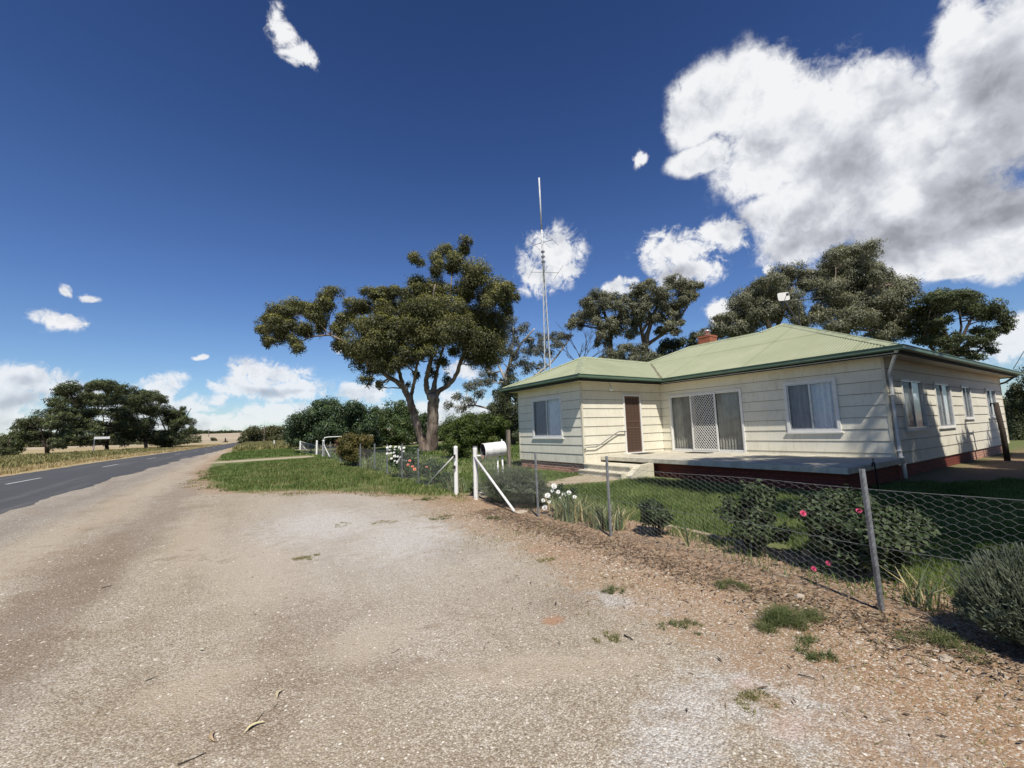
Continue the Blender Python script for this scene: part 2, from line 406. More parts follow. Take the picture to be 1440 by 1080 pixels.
# ------------------------------------------------------------------ terrain
def road_c(Y):
    ks = [(-80, -8.2), (24, -7.85), (31, -7.7), (41, -7.35), (50, -7.1), (61, -6.5), (78, -5.4), (128, -3.2), (176, -1.4), (230, 1.5), (330, 14), (500, 60)]
    for (a, p), (b, q) in zip(ks, ks[1:]):
        if Y <= b: return p+(q-p)*(Y-a)/(b-a)
    return ks[-1][1]
def ground_z(x, y):
    d = math.hypot(x, y)
    z = 0
    if d > 230: z += (min(d, 1500)-230)*.0165*(.75+.35*math.sin(math.atan2(x, y)*5+1))
    return z
def ground_mat():
    def f(t, b):
        p = pos(t); x, y, z = t.sep(p)
        nA = t.noise(p, .9, 4, .6); nB = t.noise(p, 4.5, 5, .65); nC = t.noise(p, .25, 4, .6)
        fine = t.noise(p, 45, 4, .7)
        # gravel: small stones of mixed greys and tans
        v1 = t.vor(p, 88); v2 = t.vor(p, 38); d1 = t.vor(p, 88, 'Distance')
        s1 = t.sep(v1)[0]; s2 = t.sep(v2)[0]
        g = t.ramp(s1, [(0, (.32, .265, .195)), (.3, (.49, .43, .335)), (.7, (.60, .545, .44)), (.9, (.68, .635, .54)), (1, (.76, .73, .66))])
        g = t.mix(t.step(s2, .95, .99), g, (.68, .64, .56))
        g = t.mix(t.math('MULTIPLY', t.step(d1, .25, .6), .45), g, (.13, .10, .075))
        yy = t.math('MULTIPLY', y, .16); strk = t.noise(t.comb(t.math('ADD', x, t.math('MULTIPLY', y, .05)), yy, 0), 1.1, 5, .6, .4)
        tint = t.ramp(t.math('ADD', t.math('MULTIPLY', nA, .45), t.math('MULTIPLY', strk, .55)), [(.33, (.68, .60, .50)), (.46, (.90, .85, .78)), (.58, (1.05, 1.03, 1.0)), (.72, (1.15, 1.16, 1.17))])
        g = t.mix(1, g, tint, 'MULTIPLY')
        # the shoulder nearer the road: browner wheel tracks with grey stones between
        def track(cx0, w, k=.0):
            c = t.math('ADD', x, t.math('MULTIPLY_ADD', t.math('POWER', t.math('MAXIMUM', y, 0), 1.0), k, -cx0))
            c = t.math('ADD', c, t.math('MULTIPLY', t.math('SUBTRACT', nC, .5), 2.0))
            return t.math('SUBTRACT', 1, t.step(t.math('ABSOLUTE', c), w*.3, w))
        tr = t.math('MULTIPLY', t.math('MAXIMUM', track(-1.7, .62, -.012), t.math('MULTIPLY', track(-3.9, .4, .0), .6)), t.math('MULTIPLY_ADD', nB, 1.2, .2))
        g = t.mix(t.math('MULTIPLY', tr, .62, clamp=True), g, t.mix(t.step(fine, .35, .7), (.165, .125, .095), (.33, .27, .21)))
        soft = t.math('MAXIMUM', t.math('MULTIPLY', track(-2.75, .5, -.01), .9), t.math('MULTIPLY', track(.2, .9, -.02), .35))
        g = t.mix(t.math('MULTIPLY', soft, .62), g, t.mix(fine, (.40, .32, .225), (.52, .44, .33)))
        shoulder = t.math('MULTIPLY', t.math('SUBTRACT', 1, t.step(x, -3.6, -2.9)), t.step(x, -5.5, -4.5))
        g = t.mix(t.math('MULTIPLY', shoulder, .35), g, (.27, .25, .235))
        def spot(cx0, cy0, rx, ry, rot=0.):
            v = t.vmath('SUBTRACT', t.comb(x, y, 0), (cx0, cy0, 0))
            if rot:
                vr = t.new('ShaderNodeVectorRotate', rotation_type='Z_AXIS'); t.put(vr.inputs[0], v); vr.inputs['Angle'].default_value = rot; v = vr.outputs[0]
            l = t.vmath('LENGTH', t.vmath('MULTIPLY', v, (1/rx, 1/ry, 0)))
            return t.math('SUBTRACT', 1, t.step(t.math('ADD', l, t.math('MULTIPLY', t.math('SUBTRACT', nB, .5), 2.2)), .35, 1.25))
        dk = spot(.55, 4.2, .5, .8, .3)
        for q in ((.30, 3.35, .55, .22, .5), (.10, 2.95, .3, .25, 0), (-1.6, 6.6, .5, 1.2, 0), (-1.9, 8.6, .6, 1.6, 0), (2.5, 5.6, .5, .7, 0), (2.6, 3.2, .5, .35, 0), (-1.4, 5.0, .4, .8, 0), (1.0, 3.0, .5, .2, .6)): dk = t.math('MAXIMUM', dk, spot(*q))
        g = t.mix(t.math('MULTIPLY', dk, t.math('MULTIPLY_ADD', t.step(s1, .5, .62), -.45, .72)), g, t.mix(fine, (.15, .105, .07), (.30, .22, .15)))
        tn = spot(1.75, 2.5, .95, .24, .5)
        for q in ((.2, 6.5, .5, 1.6, 0), (.9, 3.6, .4, .35, 0), (-.2, 3.6, .45, .3, 0), (-.6, 9, .4, 3, 0)): tn = t.math('MAXIMUM', tn, spot(*q))
        g = t.mix(t.math('MULTIPLY', tn, .55), g, t.mix(fine, (.42, .33, .23), (.54, .46, .35)))
        og = spot(2.66, 1.60, .10, .08)
        for q in ((2.5, 1.28, .14, .10, 0), (4.0, 3.25, .22, .5, 0), (3.55, 4.6, .3, .6, 0), (2.25, 3.0, .10, .08, 0)): og = t.math('MAXIMUM', og, spot(*q))
        g = t.mix(t.math('MULTIPLY', og, .8), g, (.40, .215, .115))
        pl = spot(2.9, 1.15, .5, .9, -.7)
        for q in ((2.0, 1.6, .7, .25, -.4), (2.2, 6.6, .8, 1.4, .3), (3.1, 2.9, .25, .5, -.4), (1.3, 8.6, 1.1, 1.6, 0)): pl = t.math('MAXIMUM', pl, spot(*q))
        g = t.mix(t.math('MULTIPLY', pl, .5), g, t.mix(t.step(s1, .2, .8), (.42, .40, .37), (.74, .73, .70)))
        pat = t.step(t.math('ADD', t.math('MULTIPLY', nA, .6), t.math('MULTIPLY', nB, .4)), .54, .66)
        g = t.mix(t.math('MULTIPLY', pat, .55), g, (.25, .18, .115))
        # compacted pale area in front of the gate
        dd = t.vmath('LENGTH', t.vmath('MULTIPLY', t.vmath('SUBTRACT', t.comb(x, y, 0), (1.7, 8.0, 0)), (.45, .17, 0)))
        pale = t.math('SUBTRACT', 1, t.step(t.math('ADD', dd, t.math('MULTIPLY', nA, .5)), .6, 1.4))
        g = t.mix(t.math('MULTIPLY', pale, .35), g, (.56, .53, .48))
        # soil
        so = t.mix(nB, (.27, .155, .085), (.46, .315, .19))
        so = t.mix(t.step(fine, .45, .75), so, (.19, .125, .08))
        so = t.mix(t.math('MULTIPLY', t.step(s1, .74, .88), .8), so, (.58, .52, .43))
        grn = t.mix(t.noise(p, 2.2, 5, .7), (.11, .145, .045), (.24, .24, .10))
        grn = t.mix(t.step(fine, .4, .8), grn, (.05, .075, .02))
        straw = t.mix(nB, (.50, .40, .23), (.36, .27, .14))
        straw = t.mix(t.math('MULTIPLY', t.step(nA, .5, .7), .6), straw, (.15, .16, .06))
        # where the gravel ends, as a function of the distance along the road
        fc = t.new('ShaderNodeFloatCurve'); cu = fc.mapping.curves[0]
        pts = [(-5, 2.7), (.8, 3.0), (1.8, 3.4), (3.6, 3.6), (5.5, 3.9), (6.3, 3.75), (8.4, 3.85), (8.9, 4.1), (10.2, 3.95), (11.8, 3.6), (12.9, 2.8), (14.4, 1.4), (15.4, -.1), (18.3, -.8), (22.3, -1.15), (27.6, -1.6), (45, -1.7), (65, -1.3)]
        pn = [((a+5)/70., (bb+5)/10.) for a, bb in pts]
        cu.points[0].location = pn[0]; cu.points[1].location = pn[-1]
        for q in pn[1:-1]: cu.points.new(*q)
        for q in cu.points: q.handle_type = 'VECTOR'
        fc.mapping.update()
        t.put(fc.inputs[1], t.math('DIVIDE', t.math('ADD', y, 5), 70, clamp=True))
        bnd = t.math('MULTIPLY_ADD', fc.outputs[0], 10, -5)
        wob = t.math('MULTIPLY', t.math('SUBTRACT', t.noise(p, 1.6, 6, .7), .5), 1.5)
        dg = t.math('ADD', t.math('SUBTRACT', x, bnd), wob)
        far = t.step(y, 65, 90)
        # near fence: dirt band; beyond the gate: grass straight away
        near = t.math('SUBTRACT', 1, t.step(y, 9.6, 11.0))
        # dirt patches seep into the gravel
        seep = t.step(t.math('ADD', t.math('MULTIPLY', nB, .9), t.math('MULTIPLY', t.step(dg, -1.6, .3), .55)), .60, .86)
        seep = t.math('MULTIPLY', seep, t.step(dg, -1.9, -.2))
        base = t.mix(t.math('MULTIPLY', seep, .75), g, so)
        beyond = t.mix(near, grn, so)
        base = t.mix(t.step(dg, -.12, .22), base, beyond)
        lawn = t.step(t.math('ADD', x, t.math('MULTIPLY', wob, .5)), 5.55, 5.8)
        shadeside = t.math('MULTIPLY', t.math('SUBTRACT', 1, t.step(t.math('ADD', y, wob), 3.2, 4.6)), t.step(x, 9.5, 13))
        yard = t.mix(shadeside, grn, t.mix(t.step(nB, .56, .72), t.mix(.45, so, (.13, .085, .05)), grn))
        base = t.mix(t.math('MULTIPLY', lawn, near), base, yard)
        # bare earth under the big gum and the tracks across the grass
        dt = t.vmath('LENGTH', t.vmath('SUBTRACT', t.comb(x, y, 0), (13.6, 34.5, 0)))
        base = t.mix(t.math('SUBTRACT', 1, t.step(t.math('ADD', dt, wob), 3.2, 5.2)), base, (.22, .15, .10))
        def band(y0, hw, k):
            c = t.math('ABSOLUTE', t.math('SUBTRACT', t.math('MULTIPLY_ADD', x, -k, y), y0))
            m_ = t.math('SUBTRACT', 1, t.step(t.math('ADD', c, wob), hw*.5, hw))
            return t.math('MULTIPLY', m_, t.step(x, -2.5, -1.2))
        base = t.mix(t.math('MULTIPLY', t.math('MAXIMUM', band(37.0, 1.9, .25), band(62, 5, .3)), .9), base, (.48, .40, .28))
        # left verge and the far paddocks
        lv = t.math('SUBTRACT', 1, t.step(t.math('ADD', x, t.math('MULTIPLY', t.math('MAXIMUM', y, 0), -.025)), -11.4, -10.9))
        base = t.mix(lv, base, straw)
        base = t.mix(t.math('MULTIPLY', far, t.math('SUBTRACT', 1, lv)), base, straw)
        dist = t.vmath('LENGTH', p)
        pad = t.mix(t.step(t.noise(p, .006, 3), .4, .6), (.50, .41, .29), (.40, .33, .22))
        base = t.mix(t.step(dist, 210, 260), base, pad)
        t.put(b.inputs['Base Color'], base)
        h = t.math('ADD', t.math('MULTIPLY', t.math('SUBTRACT', 1, d1), .6), t.math('MULTIPLY', fine, .6))
        h = t.math('ADD', h, t.math('MULTIPLY', nB, 2))
        t.put(b.inputs['Normal'], t.bump(h, .8, .012))
    return mat('earth_gravel_grass', None, .95, 0, .15, f)
def make_ground():
    ys = sorted(set([-1500, -700, -300, -150, -80, -40, -20, -10]+[i*2 for i in range(-4, 60)]+[130, 145, 160, 180, 200, 230, 260, 300, 350, 400, 500, 600, 750, 950, 1200, 1500, 2200]))
    xs = sorted(set([-1500, -900, -600, -400, -250, -160, -100, -60, -40]+[i*2 for i in range(-15, 16)]+[40, 60, 100, 160, 250, 400, 600, 900, 1500]))
    b = MB(); vs = [(x, y, ground_z(x, y)) for y in ys for x in xs]; n = len(xs)
    fs = [(j*n+i, j*n+i+1, (j+1)*n+i+1, (j+1)*n+i) for j in range(len(ys)-1) for i in range(n-1)]
    b.add(vs, fs); o = b.build('ground', ground_mat(), smooth=True); tag(o, kind='structure')
    # road: one sheet with a ragged edge
    def asph(t, b):
        p = pos(t); n = t.noise(p, 1.2, 5, .6); f = t.noise(p, 70, 3, .7)
        q = t.vmath('MULTIPLY', p, (1, .06, 1)); w = t.noise(q, 1.4, 4)
        c = t.mix(n, (.068, .069, .070), (.098, .096, .093)); c = t.mix(t.step(w, .5, .7), c, (.12, .117, .112))
        c = t.mix(t.math('MULTIPLY', t.step(f, .55, .75), .5), c, (.14, .135, .13))
        t.put(b.inputs['Base Color'], c); t.put(b.inputs['Normal'], t.bump(f, .4, .006))
    b = MB(); Y = -60.; L_, R_ = [], []
    r2 = random.Random(3); jr = jl = 0
    while Y < 500:
        st = .35 if Y < 60 else (1.2 if Y < 130 else 6)
        jr = jr*.75+r2.uniform(-.09, .09); jl = jl*.75+r2.uniform(-.07, .07); c = road_c(Y)
        zz = max(ground_z(c-3, Y), ground_z(c+3, Y))+.004+(0.02 if Y > 200 else 0)
        L_.append((c-3.05+jl, Y, zz)); R_.append((c+3.0+jr+.12*math.sin(Y*.9), Y, zz)); Y += st
    k = len(L_); b.add(L_+R_, [(i, k+i, k+i+1, i+1) for i in range(k-1)])
    o = b.build('road', mat('asphalt', None, .8, 0, .3, asph)); tag(o, kind='structure')
    b = MB(); y0 = 15.0-.3
    for i in range(14):
        a = y0+i*12.4-.3; e = a+3.4
        segs = [a+(e-a)*j/6 for j in range(7)]
        vs = []
        for s_ in segs:
            c = road_c(s_)-.55+.25*min(1, max(0, (s_-27)/30)); vs += [(c-.06+r2.uniform(-.008, .008), s_, .0085), (c+.06+r2.uniform(-.008, .008), s_, .0085)]
        b.add(vs, [(2*j, 2*j+1, 2*j+3, 2*j+2) for j in range(6)])
    o = b.build('road_marking', worn('worn_line_paint', (.62, .61, .58), (.25, .25, .24), 9, .8, amt=(.5, .75))); tag(o, kind='structure')
make_ground()

# ------------------------------------------------------------------ house
XA, YB, XC, YD = 10.18, 11.35, 14.5, 4.1          # wall planes
XE, YW, YN, XB2 = 28.42, 15.41, 12.48, 21.6       # far ends
ZS, ZF, EV, TN = 3.25, .57, 3.43, .46             # soffit, floor, eave, roof slope
house = empty('house', (XA, YB, 0), 'cream weatherboard country house with pale green corrugated hip roof and raised concrete porch', 'house')
def wall_boards(axis, c, s0, s1, nrm, holes, z0=.345, ref=None):
    """boards along s on plane axis=c, outward normal sign nrm, rectangular holes (sa,sb,za,zb)"""
    b = MB()
    def P(s, o, z): return (c+nrm*o, s, z) if axis == 'x' else (s, c+nrm*o, z)
    rows = [z0+.3245*i for i in range(9)]+[ZS+.0]
    for r0, r1 in zip(rows, rows[1:]):
        zc = sorted(set([r0, r1]+[min(max(h[k], r0), r1) for h in holes for k in (2, 3)]))
        for za, zb in zip(zc, zc[1:]):
            if zb-za < 1e-4: continue
            zm = (za+zb)/2
            cuts = sorted((h[0], h[1]) for h in holes if h[2] < zm < h[3])
            s = s0; spans = []
            for a, e in cuts:
                if a > s: spans.append((s, a))
                s = max(s, e)
            if s < s1: spans.append((s, s1))
            off = lambda z: .018-.014*((z-r0)/(r1-r0))
            for a, e in spans:
                o0, o1 = off(za), off(zb)
                vs = [P(a, o0, za), P(e, o0, za), P(e, o1, zb), P(a, o1, zb), P(a, -.06, za), P(e, -.06, za), P(e, -.06, zb), P(a, -.06, zb)]
                b.add(vs, [(0, 1, 2, 3), (4, 7, 6, 5), (0, 3, 7, 4), (1, 5, 6, 2)])
                if za == r0:
                    # joint shadow strip and the underside of the board
                    b.add([P(a, o0, za), P(e, o0, za), P(e, -.004, za), P(a, -.004, za)], [(0, 1, 2, 3)], 1)
                    b.add([P(a, .0195, za-.004), P(e, .0195, za-.004), P(e, .0195, za+.007), P(a, .0195, za+.007)], [(0, 1, 2, 3)], 1)
    return b.build('wall', [M['cream'], M['joint']], house)
WIN_A = (12.44, 14.37, 1.25, 2.85); WIN_C = (5.2, 6.62, 1.255, 2.83); SLD = (7.98, 10.92, .55, 2.79)
DOOR = (12.27, 13.26, .57, 2.84)
WD = [(15.6, 17.47, 1.25, 2.72), (18.64, 20.4, 1.25, 2.72), (21.8, 23.0, 1.5, 2.71), (25.35, 27.05, 1.5, 2.69)]
wall_boards('x', XA, YB+.0, YW, -1, [WIN_A])
wall_boards('y', YB, XA+.0, XC, -1, [DOOR])
wall_boards('x', XC, YD, YB-.02, -1, [WIN_C, SLD])
wall_boards('y', YD, XC, XE, -1, WD)
wall_boards('x', XE, YD, YN, 1, [])
wall_boards('y', YN, XB2, XE, 1, [])
wall_boards('x', XB2, YN, YW+.4, 1, [])
wall_boards('y', YW, XA, XC, 1, []); wall_boards('y', YW+.4, XC, XB2, 1, []); wall_boards('x', XC, YW+.02, YW+.4, -1, [])
# corner stops
for x, y in ((XA, YB), (XA, YW), (XC, YD), (XE, YD)):
    b = MB()
    dx = -1 if x < 20 else 1; dy = -1 if y < 15 else 1
    b.box((x+dx*.024, y+dy*.024, .33), (x-dx*.035, y-dy*.0, ZS)); b.box((x+dx*.023, y+dy*.0, .331), (x+dx*.0, y-dy*.04, ZS-.001))
    b.build('corner_trim', M['cream_top'], house)
# plinth
b = MB(); t_ = .0
for x0, x1, y0, y1 in ((XA+.03, XC+.1, YB+.03, YW-.03), (XC+.03, XE-.03, YD+.03, YN-.03), (XC+.03, XB2-.03, YN, YW+.37)):
    b.box((x0, y0, -.15), (x1, y1, .335))
b.build('foundation', M['brick'], house)
b = MB()
b.box((XC+.02, YD+.024, -.15), (XC+7.6, YD+.05, .331)); b.build('foundation', M['redbase'], house)
for yv in (12.0, 14.75):
    b = MB(); b.box((XA+.022, yv-.11, .10), (XA+.05, yv+.11, .24), 0)
    for i in range(4): b.box((XA+.014, yv-.1+i*.055, .105), (XA+.021, yv-.08+i*.055, .235), 1)
    b.build('air_vent', [M['dark'], M['brick']], house)
# soffit + floor
b = MB()
for x0, x1, y0, y1 in ((9.72, 14.0, 10.89, 15.87), (14.0, 28.96, 3.64, 12.9), (14.0, 22.0, 12.9, 16.2)):
    b.box((x0, y0, ZS+.002), (x1, y1, ZS+.02))
b.build('soffit', M['cream_top'], house)
# roof planes
def roof():
    b = MB(); pitch = .092; amp = .0125; spp = 4
    def plane(axis, c0, dirn, poly):
        """eave on plane axis=c0, rising in direction dirn; poly in (s, t)"""
        ss = [p[0] for p in poly]; a, e = min(ss), max(ss)
        n = int((e-a)/pitch*spp)+1
        def span(s):
            ts = []
            for (p, q) in zip(poly, poly[1:]+poly[:1]):
                if abs(p[0]-q[0]) < 1e-9: continue
                if min(p[0], q[0])-1e-9 <= s <= max(p[0], q[0])+1e-9:
                    ts.append(p[1]+(q[1]-p[1])*(s-p[0])/(q[0]-p[0]))
            return (min(ts), max(ts)) if ts else (0, 0)
        def P(s, t, lift):
            z = EV+TN*t+lift
            return (c0+dirn*t, s, z) if axis == 'x' else (s, c0+dirn*t, z)
        rows = []
        for i in range(n+1):
            s = a+(e-a)*i/n; s = min(max(s, a+1e-4), e-1e-4)
            t0, t1 = span(s); w = amp*(1+math.cos(2*math.pi*i/spp))
            rows.append((s, t0, t1, w))
        for tl, th, lift in ((-.03, 2.45, 0), (2.32, 99, .007)):
            vs = []; fs = []
            for s, t0, t1, w in rows:
                lo = max(t0 if t0 > .001 else -.05, tl); hi = min(t1, th); hi = max(hi, lo) if t1 > lo else lo
                vs += [P(s, lo, w+lift), P(s, hi, w+lift)]
            for i in range(n):
                if rows[i][2] > (tl if tl > 0 else -1) or rows[i+1][2] > (tl if tl > 0 else -1):
                    fs.append((2*i, 2*i+2, 2*i+3, 2*i+1))
            b.add(vs, fs)
    h = 4.69; w = 2.53
    plane('x', 14.0, 1, [(3.6, 0), (10.85, 0), (13.38, w), (15.91, 0), (16.3, 0), (12.25, 4.05), (8.93, 4.05), (8.29, h)])
    plane('y', 3.6, 1, [(14, 0), (29, 0), (24.31, h), (18.69, h)])
    plane('x', 29.0, -1, [(3.6, 0), (12.98, 0), (8.29, h)])
    plane('y', 12.98, -1, [(29, 0), (22.1, 0), (18.05, 4.05), (18.69, h), (24.31, h)])
    plane('x', 22.1, -1, [(12.98, 0), (16.3, 0), (12.25, 4.05), (8.93, 4.05)])
    plane('y', 16.3, -1, [(22.1, 0), (14, 0), (18.05, 4.05)])
    plane('x', 9.68, 1, [(15.91, 0), (10.85, 0), (13.38, w)])
    plane('y', 10.85, 1, [(9.68, 0), (14, 0), (16.53, w), (12.21, w)])
    plane('y', 15.91, -1, [(14, 0), (9.68, 0), (12.21, w), (16.53, w)])
    o = b.build('roof', M['roof'], house, smooth=False)
    # cappings
    def V3(x, y, t, l=.03): return Vector((x, y, EV+TN*t+l))
    lines = [((14, 3.6, 0), (18.69, 8.29, h)), ((29, 3.6, 0), (24.31, 8.29, h)), ((18.69, 8.29, h), (24.31, 8.29, h)), ((29, 12.98, 0), (24.31, 8.29, h)),
             ((18.69, 8.29, h), (18.05, 8.93, 4.05)), ((18.05, 8.93, 4.05), (18.05, 12.25, 4.05)), ((18.05, 12.25, 4.05), (14, 16.3, 0)), ((18.05, 12.25, 4.05), (22.1, 16.3, 0)),
             ((9.68, 10.85, 0), (12.21, 13.38, w)), ((9.68, 15.91, 0), (12.21, 13.38, w)), ((12.21, 13.38, w), (16.53, 13.38, w))]
    for p, q in lines:
        cb = MB(); P, Q = V3(*p), V3(*q); d = (Q-P).normalized(); s = d.cross(Vector((0, 0, 1))).normalized()
        hip = abs(p[2]-q[2]) > .1 and abs(p[0]-q[0]) > .1 and abs(p[1]-q[1]) > .1
        dz = TN*.17*(.707 if hip else 1)
        prof = [(-.17, -dz), (-.035, .0), (-.025, .022), (.025, .022), (.035, .0), (.17, -dz)]
        vs = []
        for E in (P, Q):
            for a_, z_ in prof: vs.append(E+s*a_+Vector((0, 0, z_)))
        cb.add(vs, [(i, i+1, i+7, i+6) for i in range(5)])
        cb.build('ridge_capping', M['cap'], o)
    # open valley gutters between the wing and the main roof
    for p, q in (((14, 10.85, 0), (16.53, 13.38, w)), ((14, 15.91, 0), (16.53, 13.38, w))):
        vb = MB(); P, Q = V3(*p, .021), V3(*q, .021); d = (Q-P).normalized(); s = d.cross(Vector((0, 0, 1))).normalized(); n = 26
        vs = []; r3 = random.Random(5)
        for i in range(n+1):
            c = P.lerp(Q, i/n); wl = .035+r3.uniform(0, .03); wr = .035+r3.uniform(0, .03)
            vs += [c-s*wl+Vector((0, 0, wl*TN*.7)), c, c+s*wr+Vector((0, 0, wr*TN*.7))]
        vb.add(vs, [(3*i, 3*i+1, 3*i+4, 3*i+3) for i in range(n)]+[(3*i+1, 3*i+2, 3*i+5, 3*i+4) for i in range(n)])
        vb.build('valley_gutter', M['valley'], o)
    # chimney
    ch = MB(); cx0, cy0 = 19.6, 12.25
    ch.box((cx0-.31, cy0-.31, 4.3), (cx0+.31, cy0+.31, 5.93)); ch.box((cx0-.33, cy0-.33, 5.90), (cx0+.33, cy0+.33, 5.99))
    ch.build('chimney', M['chim'], o)
    ch = MB(); ch.lathe((cx0, cy0, 5.99), [(.13, 0), (.13, .22), (.17, .22), (.17, .27), (.10, .33), (0, .35)], 14); ch.build('chimney_flue', M['alu'], o, smooth=True)
M['chim'] = mat('chimney_brick', None, .9, 0, .2, brickf((.44, .13, .065), (.34, .10, .055), (.33, .19, .13)))
roof()
# gutter: swept profile along the eave
def gutter():
    path = [(9.68, 15.91), (9.68, 10.85), (14, 10.85), (14, 3.6), (29, 3.6), (29, 12.98), (22.1, 12.98), (22.1, 16.3), (14, 16.3), (14, 15.91)]
    n = len(path); b = MB()
    prof = [(.03, -.17), (.03, -.06), (-.095, -.115), (-.10, -.02), (-.112, -.005), (-.112, .005), (-.10, .012), (-.092, .004), (-.088, -.095), (.025, -.055)]
    prof = [(.05, -.115), (-.085, -.115), (-.105, -.09), (-.105, -.004), (-.122, .0), (-.122, .014), (-.095, .014), (-.092, -.09), (.05, -.10)]
    rings = []
    for i, p in enumerate(path):
        p = Vector((*p, 0)); a = Vector((*path[i-1], 0)); c = Vector((*path[(i+1) % n], 0))
        d1 = (p-a).normalized(); d2 = (c-p).normalized()
        # inward normals (house is on the left of the walk direction reversed)
        n1 = Vector((-d1.y, d1.x, 0)); n2 = Vector((-d2.y, d2.x, 0))
        mi = (n1+n2); mi = mi/(1+n1.dot(n2))
        rings.append([Vector((p.x, p.y, EV+.0))+mi*o+Vector((0, 0, z)) for o, z in prof])
    k = len(prof); vs = [v for r in rings for v in r]; fs = []
    for i in range(n-1):
        for j in range(k):
            fs.append((i*k+j, i*k+(j+1) % k, ((i+1) % n)*k+(j+1) % k, ((i+1) % n)*k+j))
    b.add(vs, fs); b.build('gutter', M['gutter'], house)
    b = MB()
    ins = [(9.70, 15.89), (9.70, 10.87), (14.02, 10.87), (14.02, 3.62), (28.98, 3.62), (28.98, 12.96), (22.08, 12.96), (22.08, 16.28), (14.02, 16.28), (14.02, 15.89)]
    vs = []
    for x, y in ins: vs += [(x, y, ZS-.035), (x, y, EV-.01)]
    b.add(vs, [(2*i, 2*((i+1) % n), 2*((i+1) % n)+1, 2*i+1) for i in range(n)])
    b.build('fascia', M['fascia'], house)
gutter()

def rects(axis, c, nrm):
    """box maker on a wall plane: s range, offset range (out positive), z range"""
    def f(b, s0, s1, o0, o1, z0, z1, mi=0):
        if axis == 'x': b.box((c+nrm*o0, s0, z0), (c+nrm*o1, s1, z1), mi)
        else: b.box((s0, c+nrm*o0, z0), (s1, c+nrm*o1, z1), mi)
    def P(s, o, z): return (c+nrm*o, s, z) if axis == 'x' else (s, c+nrm*o, z)
    return f, P
def ringf(f, b, s0, s1, z0, z1, w, o0, o1, mi=0):
    f(b, s0, s0+w, o0, o1, z0, z1, mi); f(b, s1-w, s1, o0, o1, z0, z1, mi)
    f(b, s0+w, s1-w, o0, o1, z0, z0+w, mi); f(b, s0+w, s1-w, o0, o1, z1-w, z1, mi)
def curtain(P, s0, s1, z0, z1, o, amp, per, name, m_, parent, gather=True):
    b = MB(); n = max(8, int((s1-s0)/per*8)); vs = []
    r_ = random.Random(int(s0*100)); ph = r_.random()*6
    for j, z in enumerate((z0, (z0+z1)/2, z1)):
        for i in range(n+1):
            s = s0+(s1-s0)*i/n; q = 2*math.pi*(s-s0)/per+ph+.9*math.sin((s-s0)*5+ph)
            vs.append(P(s+.01*math.sin(q*1.3)*j*.3, o+amp*math.sin(q)*(1, .9, .7)[j], z))
    fs = [(j*(n+1)+i, j*(n+1)+i+1, (j+1)*(n+1)+i+1, (j+1)*(n+1)+i) for j in range(2) for i in range(n)]
    b.add(vs, fs); return b.build(name, m_, parent, smooth=True)
def window(axis, c, nrm, s0, s1, z0, z1, label=None, flip=False, small=False, tw=.085):
    f, P = rects(axis, c, nrm)
    w = house_part = MB()
    # timber surround
    ringf(f, w, s0, s1, z0, z1, tw, -.02, .045)
    o = w.build('window', M['white'], house, bevel=.004)
    if label: o['label'] = label
    b = MB(); f(b, s0-.05, s1+.05, -.01, .07, z0-.035, z0-.003); b.build('sill', M['white'], o)
    b = MB(); a, e, l, h = s0+tw+.003, s1-tw-.003, z0+tw+.003, z1-tw-.003
    ringf(f, b, a, e, l, h, .035, -.03, .02); mid = (a+e)/2; f(b, mid-.026, mid+.026, -.025, .016, l+.036, h-.036)
    b.build('frame', M['alu'], o)
    b = MB(); b.add([P(a+.03, -.012, l+.03), P(e-.03, -.012, l+.03), P(e-.03, -.012, h-.03), P(a+.03, -.012, h-.03)], [(0, 1, 2, 3)]); b.build('pane', M['glass'], o)
    sc0, sc1 = (mid+.02, e-.03) if flip else (a+.03, mid-.02)
    if not small:
        b = MB(); b.add([P(sc0, .006, l+.03), P(sc1, .006, l+.03), P(sc1, .006, h-.03), P(sc0, .006, h-.03)], [(0, 1, 2, 3)])
        b.build('insect_screen', M['insect'], o)
    curtain(P, a-.05, e+.05, l-.05, h+.05, -.085, .024, .15, 'curtain', M['curtain'], o)
    return o
window('x', XA, -1, *WIN_A, flip=True)
window('x', XC, -1, *WIN_C, flip=True)
for q in WD: window('y', YD, -1, *q, tw=.045)
# dark room behind, so the windows do not look through the house
b = MB(); b.box((XC+.45, YD+.45, .5), (XE-.5, YN-.5, 3.2)); b.box((XA+.45, YB+.45, .5), (XC+.3, YW-.4, 3.2)); b.build('inner_wall', M['dark'], house)
